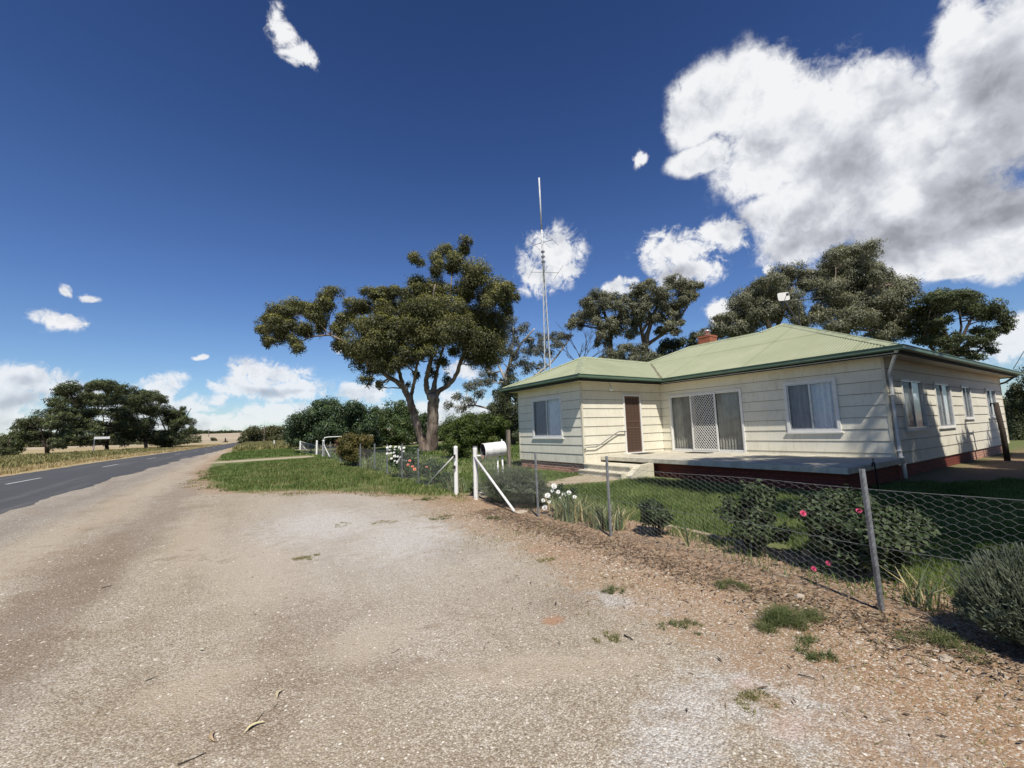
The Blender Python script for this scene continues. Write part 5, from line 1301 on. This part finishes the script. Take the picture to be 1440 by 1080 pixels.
# ------------------------------------------------------------------ garden plants near the fence
def blades(n, cx, cy, rx, ry, h, w, lean, curve=.35, z=0, seg=3, hv=.4):
    """grass-like blades: each two quads joined as one ribbon (returned as 4-corner faces)"""
    a = rng.uniform(0, 2*math.pi, n); q = np.sqrt(rng.random(n))
    bx = cx+np.cos(a)*q*rx; by = cy+np.sin(a)*q*ry
    d = np.stack([np.cos(a2 := rng.uniform(0, 6.28, n)), np.sin(a2), np.zeros(n)], 1)
    hh = h*(1-hv*rng.random(n)); ww = w*rng.uniform(.7, 1.2, n); le = lean*rng.uniform(.2, 1.3, n)
    s = np.stack([-np.sin(a2), np.cos(a2), np.zeros(n)], 1)
    # turn the flat side at random
    ph = rng.uniform(0, 6.28, n)[:, None]; sd = unit(s*np.cos(ph)+d*np.sin(ph)*.8)
    b0 = np.stack([bx, by, np.full(n, z)], 1)
    m1 = b0+d*(le*hh*.35)[:, None]; m1[:, 2] += hh*.55
    tp = b0+d*(le*hh)[:, None]; tp[:, 2] += hh*(1-curve*.3*le)
    w_ = ww[:, None]
    q1 = np.stack([b0-sd*w_*.5, b0+sd*w_*.5, m1+sd*w_*.45, m1-sd*w_*.45], 1)
    q2 = np.stack([m1-sd*w_*.45, m1+sd*w_*.45, tp+sd*w_*.05, tp-sd*w_*.05], 1)
    return np.concatenate([q1, q2])
def plant(name, x, y, label, cat, group=None): return empty(name, (x, y, 0), label, cat, group)
def stems(o, x, y, h, n, r, sp, m_):
    b = MB(); r0 = random.Random(int(x*97+y*31))
    for i in range(n):
        a = r0.uniform(0, 6.28); e = Vector((x+math.cos(a)*sp, y+math.sin(a)*sp, h*r0.uniform(.6, 1))); b.tube(wiggle(Vector((x+math.cos(a)*.04, y+math.sin(a)*.04, -.02)), e, 4, .08, r0), [r, r*.8, r*.6, r*.5, r*.3], 5, cap=False)
    return b.build('stems', m_, o)
def flower_mesh(r, petals=9, name='flower', m_=None):
    V = []
    for ring, (k, tilt, rr) in enumerate(((petals, .25, 1.0), (petals-2, .8, .8), (5, 1.25, .55))):
        for i in range(k):
            a = 2*math.pi*i/k+ring*.4; d = np.array([math.cos(a)*math.cos(tilt), math.sin(a)*math.cos(tilt), math.sin(tilt)]); s = np.array([-math.sin(a), math.cos(a), 0])
            L_ = r*rr; w = L_*.62
            V.append([np.zeros(3), d*L_*.6+s*w*.5, d*L_, d*L_*.6-s*w*.5])
    V = np.array(V); n = len(V); me = bpy.data.meshes.new(name)
    me.from_pydata(V.reshape(-1, 3).tolist(), [], [(4*i, 4*i+1, 4*i+2, 4*i+3) for i in range(n)]); me.materials.append(m_); return me
fm = {k: flower_mesh(r_, m_=F[k]) for k, r_ in (('petalw', .045), ('petalp', .048), ('petalc', .05), ('petaly', .05))}
def flowers(o, kind, spots, sc=1.0):
    org = parent_org(o)
    for (x, y, z) in spots:
        sb = MB(); p_ = Vector((x, y, z)); q_ = Vector((org.x+(x-org.x)*.35, org.y+(y-org.y)*.35, z*.45)); sb.tube([q_, q_.lerp(p_, .6)+Vector((0, 0, .03)), p_], .0035, 4, cap=False); sb.build('flower_stem', F['rose'], o)
        f_ = bpy.data.objects.new('flower', fm[kind]); col.objects.link(f_); f_.parent = o; f_.location = Vector((x, y, z))-org
        d = Vector((-.6+rnd.uniform(-.5, .5), -.6+rnd.uniform(-.5, .5), .6)); f_.rotation_euler = d.to_track_quat('Z', 'Y').to_euler(); s_ = sc*rnd.uniform(.75, 1.2); f_.scale = (s_, s_, s_)
def broad_bush(x, y, rx, ry, h, label, leaf, Ln, W, dens, np_=14, z0=.06, name='camellia_bush', cat='bush', droop=.1, seed=0, group=None):
    r = random.Random(seed+int(x*10)); o = plant(name, x, y, label, cat, group); stems(o, x, y, h*.75, 7, .016, min(rx, ry)*.5, B_DARK)
    pf = []
    for i in range(np_):
        a = r.uniform(0, 6.28); q = math.sqrt(r.random())*.68; z = z0+h*r.uniform(.18, .80)*(1-.3*q); s_ = r.uniform(.34, .5)
        pf.append((x+math.cos(a)*q*rx, y+math.sin(a)*q*ry, z, rx*s_, ry*s_, h*.2*r.uniform(.8, 1.2)))
    leafmesh('foliage', puff_leaves(pf, dens, Ln, W, droop, .45, .6), leaf, o); return o, pf
# camellias behind the netting
c1, _ = broad_bush(5.22, 4.32, .36, .36, .60, 'small dark camellia bush, leftmost of the three behind the netting', F['camellia'], .06, .036, 1.2, 15, seed=1)
c2, _ = broad_bush(5.45, 3.05, .48, .46, .86, 'medium dark camellia bush between the small and the large camellia', F['camellia'], .06, .036, 1.2, 22, seed=2)
c3, _ = broad_bush(5.55, 1.98, .72, .70, .88, 'largest dark camellia bush with pink flowers behind the steel picket', F['camellia'], .06, .036, 1.2, 34, seed=3)
flowers(c3, 'petalp', [at_D(1129, 722, 4.35), at_D(1208, 718, 4.25), at_D(1165, 792, 4.0), at_D(1144, 800, 4.05)], .72)
flowers(c2, 'petalp', [at_D(1080, 708, 5.6)], .5)
# sprawling grey lavender at the gate and in the corner
def lavender(x, y, rx, ry, h, label, n, seed, sp=1.0):
    o = plant('lavender_bush', x, y, label, 'lavender'); stems(o, x, y, h*.6, 9, .012, min(rx, ry)*.6, B_DARK)
    V = []; r = random.Random(seed)
    for i in range(n):
        a = r.uniform(0, 6.28); q = math.sqrt(r.random())*.96; bx, by = x+math.cos(a)*q*rx, y+math.sin(a)*q*ry
        top = h*math.sqrt(max(.12, 1-q*q))*r.uniform(.78, 1.08)
        b0 = np.array([x+math.cos(a)*q*rx*.55, y+math.sin(a)*q*ry*.55, top*.25]); t0 = np.array([bx, by, top]); L_ = np.linalg.norm(t0-b0)
        k = 15; tt = (rng.random(k)**.6)[:, None]; c = b0+(t0-b0)*tt+rng.normal(size=(k, 3))*.008
        ax = unit((t0-b0)[None]/L_*1.1+rng.normal(size=(k, 3))*.55); nr = rng.normal(size=(k, 3))
        V.append(leaf_cards(c, nr, ax, np.full(k, .045)*rng.uniform(.7, 1.2, k), np.full(k, .0095)))
    pf = []
    for i in range(26):
        a = r.uniform(0, 6.28); q = math.sqrt(r.random())*.78; pf.append((x+math.cos(a)*q*rx, y+math.sin(a)*q*ry, h*(.30+.42*r.random())*math.sqrt(max(.2, 1-q*q)), rx*.26, ry*.26, h*.24))
    V.append(puff_leaves(pf, .9, .055, .016, -.5)); TOPS[0] = None
    leafmesh('foliage', np.concatenate(V), F['lavender'], o)
    b = MB()
    for i in range(int(n*.10*sp)):
        a = r.uniform(0, 6.28); q = math.sqrt(r.random())*.9; top = h*math.sqrt(max(.12, 1-q*q))
        p = Vector((x+math.cos(a)*q*rx, y+math.sin(a)*q*ry, top*.95)); d = Vector((math.cos(a)*q*.6+r.uniform(-.2, .2), math.sin(a)*q*.6+r.uniform(-.2, .2), 1)).normalized()
        e = p+d*r.uniform(.05, .13)*(.6+.6*h); b.tube([p, e], .0015, 3, cap=False); b.tube([e, e+d*.018, e+d*.04], [.0035, .0055, .002], 4)
    b.build('flower_spikes', F['lavender'], o)['kind'] = 'stuff'; return o
lavender(5.16, 8.05, .66, 1.15, .74, 'large sprawling grey green lavender bush beside the garden gate', 3200, 71)
lavender(4.62, .58, .40, .50, .60, 'grey lavender bush with upright spikes at the right edge in front', 3000, 72, 2.2)
# iris clumps
def iris(x, y, rx, ry, n, h, label, name='iris_clump', dry=.35, cat='iris'):
    o = plant(name, x, y, label, cat)
    leafmesh('leaves', blades(n, x, y, rx, ry, h, .030, .45, .5), F['iris'], o)
    if dry: leafmesh('dry_leaves', blades(int(n*dry), x, y, rx*1.1, ry*1.1, h*.95, .022, .7, .6), F['irisdry'], o)
    return o
iris(4.98, 5.98, .26, .42, 150, .46, 'left iris clump with yellowing tips beside the white rose', dry=.7)
iris(4.98, 5.10, .24, .30, 120, .44, 'right iris clump with yellowing tips behind the fence picket', dry=.7)
iris(5.02, 3.68, .03, .04, 5, .42, 'single pale upright iris fan between the two left camellias', dry=.6)
iris(4.86, 1.32, .06, .08, 9, .42, 'small drooping iris at the foot of the large camellia', dry=.6)
o = iris(5.0, 1.05, .05, .06, 7, .38, 'thin iris with one pale yellow bloom by the corner lavender', dry=.4); flowers(o, 'petaly', [at_D(1320, 818, 4.35)], .8)
# roses
rw, _ = broad_bush(5.35, 6.55, .42, .42, .55, 'low white flowering rose beside the iris clumps', F['rose'], .045, .03, .6, 10, name='rose_bush', seed=5)
flowers(rw, 'petalw', [at_D(x, y, 8.0) for x, y in ((770,697),(777,690),(785,692),(793,696),(800,693),(772,706),(764,704),(808,699),(789,701),(766,714),(779,684))], 1.15)
rw2, _ = broad_bush(5.35, 15.8, .75, 1.15, 1.35, 'tall white flowering rose bush behind the left netting', F['rose'], .07, .045, .45, 18, name='rose_bush', seed=6)
flowers(rw2, 'petalw', [at_D(rnd.uniform(541, 572), rnd.uniform(628, 652), 15.4) for i in range(30)], 1.25)
rc, _ = broad_bush(5.25, 13.0, .55, .9, .85, 'low coral flowering rose bush between two steel pickets', F['rose'], .06, .04, .5, 14, name='rose_bush', seed=7)
flowers(rc, 'petalc', [at_D(x, y, 13.0) for x, y in ((574,654),(580,656),(583,660),(576,648),(600,657))], 1.1)
broad_bush(5.2, 11.4, .4, .7, .5, 'small green shrub behind the thin diagonal brace', F['rose'], .06, .035, .5, 9, name='garden_shrub', cat='shrub', seed=8)
broad_bush(5.0, 9.75, .3, .25, .35, 'small dark shrub in the opening between the gate posts', F['midgreen'], .05, .03, .6, 7, name='garden_shrub', cat='shrub', seed=9)
broad_bush(5.15, 23.8, 1.15, 1.7, 2.0, 'tall russet tinged bush growing through the left netting', F['brownbush'], .10, .055, .85, 30, name='hedge_shrub', cat='shrub', seed=10)
broad_bush(6.5, 33.5, .9, 1.5, 1.6, 'dark red leaved shrub behind the far white gate post', F['redbush'], .12, .07, .6, 14, name='red_shrub', cat='shrub', seed=11)
iris(5.0, 20.6, .3, .6, 60, .7, 'spiky pale plant at the foot of the left netting', name='spiky_plant', dry=.3, cat='plant')
iris(5.0, 10.7, .2, .5, 60, .45, 'pale spiky iris behind the left gate post', dry=.4)
# ------------------------------------------------------------------ grass
def inside(poly, x, y):
    c = np.zeros(len(x), bool); n = len(poly)
    for i in range(n):
        (x0, y0), (x1, y1) = poly[i], poly[i-1]
        k = ((y0 > y) != (y1 > y)) & (x < (x1-x0)*(y-y0)/(y1-y0+1e-12)+x0); c ^= k
    return c
def vnoise(x, y, s, seed):
    """cheap smooth value noise for patchiness"""
    g = np.random.default_rng(seed).random((64, 64)); X = (x*s) % 64; Y = (y*s) % 64; i = X.astype(int); j = Y.astype(int); u = X-i; v = Y-j
    u = u*u*(3-2*u); v = v*v*(3-2*v); i1 = (i+1) % 64; j1 = (j+1) % 64
    return (g[i, j]*(1-u)+g[i1, j]*u)*(1-v)+(g[i, j1]*(1-u)+g[i1, j1]*u)*v
def grass(name, poly, dens, h, w, leaf, label, kind='stuff', patch=.0, edge=None, ymax=None, seed=1, lean=.9):
    xs_ = [p[0] for p in poly]; ys_ = [p[1] for p in poly]; A = (max(xs_)-min(xs_))*(max(ys_)-min(ys_)); n = int(A*dens)
    x = rng.uniform(min(xs_), max(xs_), n); y = rng.uniform(min(ys_), max(ys_), n)
    wx = x+(vnoise(x, y, 1.3, seed+5)-.5)*1.2+(vnoise(x, y, 4.1, seed+6)-.5)*.5; k = inside(poly, wx, y+(vnoise(x, y, 1.1, seed+9)-.5)*1.3+(vnoise(x, y, 3.7, seed+8)-.5)*.6)
    if patch: k &= (vnoise(x, y, .9, seed)*.6+vnoise(x, y, 2.7, seed+1)*.4) > patch*rng.uniform(.75, 1.2, n)
    x, y = x[k], y[k]; n = len(x)
    V = blades(n, 0, 0, 0, 0, 1, 1, lean); 
    # rebuild with per-blade size and place
    d = np.hypot(x, y); hv = h*(.55+.7*vnoise(x, y, 1.6, seed+3))*rng.uniform(.6, 1.15, n); wv = w*rng.uniform(.7, 1.3, n)*(1+d*.02)
    a = rng.uniform(0, 6.28, n); dr = np.stack([np.cos(a), np.sin(a), np.zeros(n)], 1); sdv = np.stack([-np.sin(a+rng.uniform(-1, 1, n)), np.cos(a), np.zeros(n)], 1); sdv = unit(sdv)
    le = lean*rng.uniform(.1, 1, n)
    b0 = np.stack([x, y, np.full(n, -.003)], 1); tip = b0+dr*(le*hv)[:, None]; tip[:, 2] += hv; wv = wv[:, None]
    mid_ = (b0+tip)/2; mid_[:, 2] += hv*.12
    V = np.stack([b0-sdv*wv*.5, b0+sdv*wv*.5, mid_*.25+tip*.75+sdv*wv*.18, tip], 1)
    o = leafmesh(name, V, leaf, None); tag(o, label, 'grass', kind=kind); return o
garden = [(5.75, -1), (5.75, 4.3), (5.6, 6.6), (5.3, 8.9), (7.2, 9.25), (9.7, 9.3), (10.9, 8.95), (11.0, 3.9), (14, 3.9), (16, 2.2), (15, -1)]
grass('lawn_grass', garden, 1500, .10, .008, F['grass'], 'green lawn between the netting fence and the porch', seed=1)
grass('lawn_grass', [(4.9, 9.95), (5.0, 14), (9.7, 15.4), (10.1, 11.45), (9.6, 11.1), (7.4, 10.4)], 900, .09, .011, F['grass'], 'green lawn left of the garden path under the front window', seed=2)
grass('lawn_grass', [(5.0, 14), (4.9, 40), (8, 46), (40, 60), (32, 20), (10.1, 16), (9.8, 15.6)], 55, .14, .05, F['grass'], 'mown grass around the big gum and behind the house', seed=3, patch=.35)
grass('bed_weeds', [(4.75, -1), (4.75, 9.0), (5.5, 9.0), (5.7, 4), (5.75, -1)], 420, .12, .008, F['grass'], 'weedy grass along the garden bed behind the netting', patch=.52, seed=4)
grass('roadside_grass', [(4.75, 9.4), (4.0, 10.4), (3.6, 11.8), (2.6, 12.9), (1.4, 14.3), (.2, 15.2), (-.6, 18.3), (-1.0, 22.3), (-1.4, 27.6), (-.5, 32.2), (1, 33.6), (4.9, 35.4), (4.85, 14)], 330, .115, .017, F['grass'], 'long green grass on the verge left of the garden gate', seed=5, patch=.32)
grass('roadside_grass', [(-1.0, 38), (.3, 40.8), (4.9, 41.8), (5.4, 57), (5.8, 68), (1, 66), (-1.2, 60), (-1.6, 45)], 110, .14, .045, F['grass'], 'green grass patch between the two pale driveways', seed=6, patch=.25)
grass('dry_grass', [(-1.0, 66), (1, 71), (8, 74), (16, 120), (14, 185), (2, 185), (-.4, 120)], 26, .5, .12, F['mixgrass'], 'tall dry grass beyond the driveways beside the far road', seed=7, patch=.15, lean=.5)
grass('dry_grass', [(-11.3, 12), (-11.2, 45), (-10.6, 62), (-9.0, 80), (-6.6, 125), (-5, 160), (-16, 160), (-30, 80), (-34, 12)], 55, .22, .045, F['drygrass'], 'straw coloured dry grass on the far side of the road', seed=8, patch=.12, lean=.5)
grass('dry_grass', [(-13.5, 40), (-12.5, 70), (-10.5, 100), (-18, 120), (-30, 80), (-30, 40)], 16, .42, .10, F['mixgrass'], 'greener taller grass under the roadside trees', seed=9, patch=.25, lean=.5)
grass('roadside_grass', [(4.6, 8.8), (3.7, 9.8), (3.2, 11.6), (2.2, 12.6), (1.0, 13.9), (-.3, 14.9), (-1.1, 18.3), (-1.5, 22.3), (-1.9, 27.6), (-.9, 32.2), (-.2, 27), (.3, 19), (1.6, 15.8), (3.4, 13.8), (4.6, 11.5)], 300, .06, .012, F['mixgrass'], 'thin straw and green grass at the ragged edge of the gravel', seed=15, patch=.38, lean=1.4)
grass('roadside_grass', [(4.75, 10.4), (1.4, 15), (.2, 18), (0, 30), (4.8, 33)], 60, .15, .015, F['mixgrass'], 'straw coloured blades standing in the long verge grass', seed=16, patch=.3)
# weeds scattered over the gravel, each clump its own
F['weed'] = foliage('weed_blades', (.065, .095, .03), (.135, .165, .06), (.27, .27, .13), .2, .3, 3)
def tuft(x, y, r, h, n, label, leaf='weed', group='weed tufts growing in the gravel'):
    o = plant('weed_tuft', x, y, label, 'weeds', group)
    P_ = []
    for i in range(11):
        a = rnd.uniform(0, 6.28); q = rnd.random()**.7; s_ = rnd.uniform(.16, .38)*(1.25-.6*q)
        P_.append(blades(max(10, int(n*.13)), x+math.cos(a)*q*r*1.15, y+math.sin(a)*q*r, r*s_, r*s_, h*rnd.uniform(.45, 1.1)*(1.15-.5*q), .0045, 1.7, .8))
    leafmesh('blades', np.concatenate(P_), F[leaf], o)['kind'] = 'stuff'; return o
tuft(3.72, 1.78, .26, .15, 900, 'largest bright green weed clump on the gravel before the netting fence')
tuft(3.45, 1.55, .16, .08, 300, 'low weed patch beside the largest clump, nearer the camera')
tl = [(3.11, 3.15, .09, .08, 160, 'small green tuft in the gravel left of the large clump'), (.75, 6.38, .17, .045, 220, 'flat olive weed patch alone in the middle of the gravel'), (3.19, 4.31, .12, .045, 150, 'flat weed patch near the gravel edge before the iris clumps'),
      (3.22, 7.67, .2, .06, 260, 'weed patch in the dirt in front of the gate opening'), (3.78, 10.0, .25, .09, 300, 'grass tuft at the grass edge left of the gate post'), (4.06, 2.5, .16, .11, 260, 'leafy weed between gravel and netting by the middle camellia'),
      (4.28, 1.06, .24, .10, 380, 'leafy green weed at the foot of the corner lavender'), (2.55, 1.5, .12, .05, 160, 'thin brownish weed in the gravel at lower right'), (2.23, 7.96, .22, .04, 200, 'sparse flat weeds at the pale gravel edge'),
      (1.56, 8.31, .20, .04, 160, 'sparse flat weeds left of the pale gravel edge'), (3.0, 2.3, .16, .06, 200, 'low weed behind the small green tuft'), (3.9, 6.9, .18, .07, 240, 'weed patch beside the foot of the long white brace'), (2.4, 2.5, .1, .05, 120, 'small weed on the bare orange patch')]
for a in tl: tuft(*a, leaf='mixgrass' if a[3] < .055 else 'weed')
o = grass('sparse_weeds', [(1.9, .9), (2.2, 3), (2.9, 5.2), (2.7, 8.0), (3.2, 10.4), (4.5, 10.0), (4.5, 3), (4.5, -.4), (2.6, -.6)], 520, .035, .005, F['mixgrass'], 'sparse dry weeds over the dirt along the fence', patch=.60, seed=12, lean=1.6)
# ------------------------------------------------------------------ loose stones, litter
def stones(name, n, region, smin, smax, m_, label, seed, flat=.6):
    g = np.random.default_rng(seed); x, y = region(g, n); n = len(x); s = smin+(smax-smin)*g.random(n)**3
    base = np.array([[1, 0, 0], [.31, .95, 0], [-.81, .59, 0], [-.81, -.59, 0], [.31, -.95, 0], [0, 0, .8], [0, 0, -.5]]); tri = [(0, 1, 5), (1, 2, 5), (2, 3, 5), (3, 4, 5), (4, 0, 5)]
    a = g.uniform(0, 6.28, n); P = base[None]*(1+g.uniform(-.28, .28, (n, 7, 1))); P[:, :, 2] *= flat; P[:, :, 0] *= g.uniform(.7, 1.3, (n, 1))
    ca, sa = np.cos(a)[:, None], np.sin(a)[:, None]; X = P[:, :, 0]*ca-P[:, :, 1]*sa; Y = P[:, :, 0]*sa+P[:, :, 1]*ca
    V = np.stack([X, Y, P[:, :, 2]], 2)*s[:, None, None]; V[:, :, 0] += x[:, None]; V[:, :, 1] += y[:, None]
    me = bpy.data.meshes.new(name); me.vertices.add(n*7); me.vertices.foreach_set('co', V.astype(np.float32).ravel())
    T = (np.arange(n)[:, None, None]*7+np.array(tri)[None]).astype(np.int32).ravel(); me.loops.add(len(T)); me.loops.foreach_set('vertex_index', T)
    me.polygons.add(len(T)//3); me.polygons.foreach_set('loop_start', np.arange(0, len(T), 3, dtype=np.int32)); me.update(calc_edges=True); me.validate()
    me.materials.append(m_); o = bpy.data.objects.new(name, me); col.objects.link(o); return tag(o, label, 'gravel', kind='stuff')
def stonemat(name, stops):
    def f(t, b):
        g = t.new('ShaderNodeNewGeometry'); t.put(b.inputs['Base Color'], t.ramp(g.outputs['Random Per Island'], stops))
    return mat(name, None, .9, 0, .2, f)
SM = stonemat('loose_stone', [(0, (.19, .14, .10)), (.35, (.36, .30, .24)), (.7, (.52, .46, .37)), (.92, (.64, .59, .50)), (1, (.76, .72, .64))])
def reg_near(g, n):
    r = 1.6+8.5*g.random(n)**1.6; a = g.uniform(-1.15, 1.45, n)+HEAD*-1; x = np.sin(a)*r; y = np.cos(a)*r
    k = (x < 3.9) & (x > -4.6); return x[k], y[k]
stones('gravel_stones', 60000, reg_near, .003, .0095, SM, 'loose small stones scattered over the gravel apron', 5)
def reg_far(g, n):
    y = g.uniform(4, 34, n); x = g.uniform(-4.7, 4.4, n); k = x < np.where(y < 10, 3.8, np.where(y < 15, 4.2-(y-10)*.9, -1.0)); return x[k], y[k]
stones('gravel_stones', 14000, reg_far, .006, .016, SM, 'paler stones over the farther gravel and road shoulder', 6)
def reg_fence(g, n):
    y = g.uniform(-.6, 8.8, n); x = 3.7+g.normal(0, .35, n); return x, y
stones('gravel_stones', 5000, reg_fence, .004, .016, SM, 'pale stones mixed in the dirt along the fence', 7)
# bark litter along the fence
def litter(n, region, Lr, W, m_, label, seed, name='bark_litter'):
    g = np.random.default_rng(seed); x, y = region(g, n); n = len(x); a = g.uniform(0, 6.28, n)
    c = np.stack([x, y, g.uniform(.002, .018, n)], 1); ax = np.stack([np.cos(a), np.sin(a), g.uniform(-.12, .25, n)], 1); nr = np.stack([g.normal(0, .35, n), g.normal(0, .35, n), np.ones(n)], 1)
    V = leaf_cards(c, nr, ax, g.uniform(*Lr, n), W*g.uniform(.5, 1.4, n)); V[:, :, 2] = np.maximum(V[:, :, 2], .002)
    return tag(leafmesh(name, V, m_, None), label, 'litter', kind='stuff')
LM = stonemat('bark_and_leaf_litter', [(0, (.06, .04, .026)), (.4, (.13, .088, .058)), (.75, (.24, .18, .12)), (1, (.42, .35, .25))])
litter(9000, lambda g, n: (4.25+g.normal(0, .26, n), g.uniform(-1, 7.8, n)), (.02, .10), .012, LM, 'brown bark chips and dead leaves along the foot of the netting', 8)
litter(1300, lambda g, n: (3.6+g.normal(0, .6, n), g.uniform(-1, 10, n)), (.02, .08), .010, LM, 'thin scatter of bark and leaves between fence and gravel', 9)
litter(260, lambda g, n: (g.uniform(-4, 3.5, n), g.uniform(.8, 12, n)), (.015, .06), .006, LM, 'few dark bark crumbs over the open gravel', 10)
litter(1600, lambda g, n: (5.15+g.normal(0, .25, n), g.uniform(-1, 7.8, n)), (.03, .12), .014, LM, 'dead leaves in the garden bed behind the netting', 11)
# twigs and leaves one can point at
tw = [(350, 1025, 372, 1000, 'thin dark twig lying on the gravel near the bottom, closest to the pale leaf', .006), (250, 1075, 290, 1058, 'forked dark twig at the lower edge of the gravel', .008), (205, 957, 221, 950, 'short dark stick on the left gravel', .007), (385, 994, 391, 986, 'tiny upright looking twig near the pale leaf', .004),
      (550, 918, 562, 912, 'small curved twig in the middle gravel', .004), (1122, 948, 1150, 957, 'dark twig in the gravel at the right below the weed clump', .007), (878, 893, 890, 900, 'black curled bark piece right of the middle gravel', .012), (143, 827, 158, 823, 'small dark stick on the brown wheel track', .008)]
for x0, y0, x1, y1, lab, r0 in tw:
    a, c = at_z(x0, y0, .008), at_z(x1, y1, .008); b = MB(); b.tube(wiggle(a, c, 5, .08, rnd), [r0*.5, r0*.5, r0*.45, r0*.4, r0*.35, r0*.2], 6)
    tag(b.build('twig', B_DARK, smooth=True), lab, 'twig')
for px_, py_, L_, lab, cc_ in ((358, 1024, .11, 'pale curled gum leaf beside the thin twig near the bottom', (.62, .54, .30)), (302, 1036, .10, 'long dry gum leaf left of the pale curled one', (.46, .34, .20)), (286, 913, .05, 'small pale leaf on the open left gravel', (.60, .55, .42)), (395, 976, .10, 'straw coloured thin leaf above the pale curled one', (.55, .46, .30))):
    c = at_z(px_, py_, .006); n = 9; vs = []
    ang = rnd.uniform(0, 3); d = Vector((math.cos(ang), math.sin(ang), 0)); s = Vector((-d.y, d.x, 0))
    for i in range(n):
        t_ = i/(n-1); w_ = .018*math.sin(math.pi*t_)**.8+.0008; z_ = .010*math.sin(math.pi*t_); bend = s*(.02*math.sin(math.pi*t_))
        p = c+d*(t_-.5)*L_+bend; vs += [p-s*w_*.5+Vector((0, 0, z_+.004)), p+Vector((0, 0, z_)), p+s*w_*.5+Vector((0, 0, z_+.005))]
    b = MB(); b.add(vs, [(3*i, 3*i+1, 3*i+4, 3*i+3) for i in range(n-1)]+[(3*i+1, 3*i+2, 3*i+5, 3*i+4) for i in range(n-1)])
    tag(b.build('fallen_leaf', mat('dry_leaf', cc_, .7), smooth=True), lab, 'leaf')
# rocks edging the garden bed
def rock(x, y, s, lab, c=(.50, .42, .32), name='edging_rock', group='pale rocks edging the garden bed'):
    bm = bmesh.new(); bmesh.ops.create_icosphere(bm, subdivisions=2, radius=1); r = random.Random(int(x*1000+y*77))
    for v in bm.verts: v.co *= 1+r.uniform(-.16, .16); v.co.x *= s[0]; v.co.y *= s[1]; v.co.z = v.co.z*s[2]+s[2]*.3
    me = bpy.data.meshes.new(name); bm.to_mesh(me); bm.free(); me.materials.append(worn('rock', c, tuple(k*.6 for k in c), 14, .9)); o = bpy.data.objects.new(name, me); col.objects.link(o); o.location = (x, y, 0); tag(o, lab, 'rock', group)
rock(4.62, 7.05, (.14, .10, .04), 'flat pale stone at the foot of the long white brace')
rock(5.75, 2.55, (.07, .06, .05), 'orange stone between the medium and large camellia', (.52, .33, .17))
rock(4.33, 2.02, (.05, .04, .03), 'pale stone in the litter under the large camellia'); rock(3.98, 1.0, (.05, .035, .02), 'tan stone below the leafy weed at lower right')
b = MB(); ed = [(5.72, 4.55), (5.70, 4.1), (5.66, 3.7), (5.64, 3.3), (5.62, 2.95)]; 
for sgn in (0,): 
    vs = []
    for x, y in ed: vs += [(x-.045, y, -.01), (x-.045, y, .035), (x+.045, y, .038), (x+.045, y, -.01)]
    b.add(vs, [(4*i+j, 4*i+(j+1) % 4, 4*(i+1)+(j+1) % 4, 4*(i+1)+j) for i in range(4) for j in range(3)])
tag(b.build('edging_strip', M['path']), 'pale concrete edging strip between lawn and bed near the single iris', 'edging')
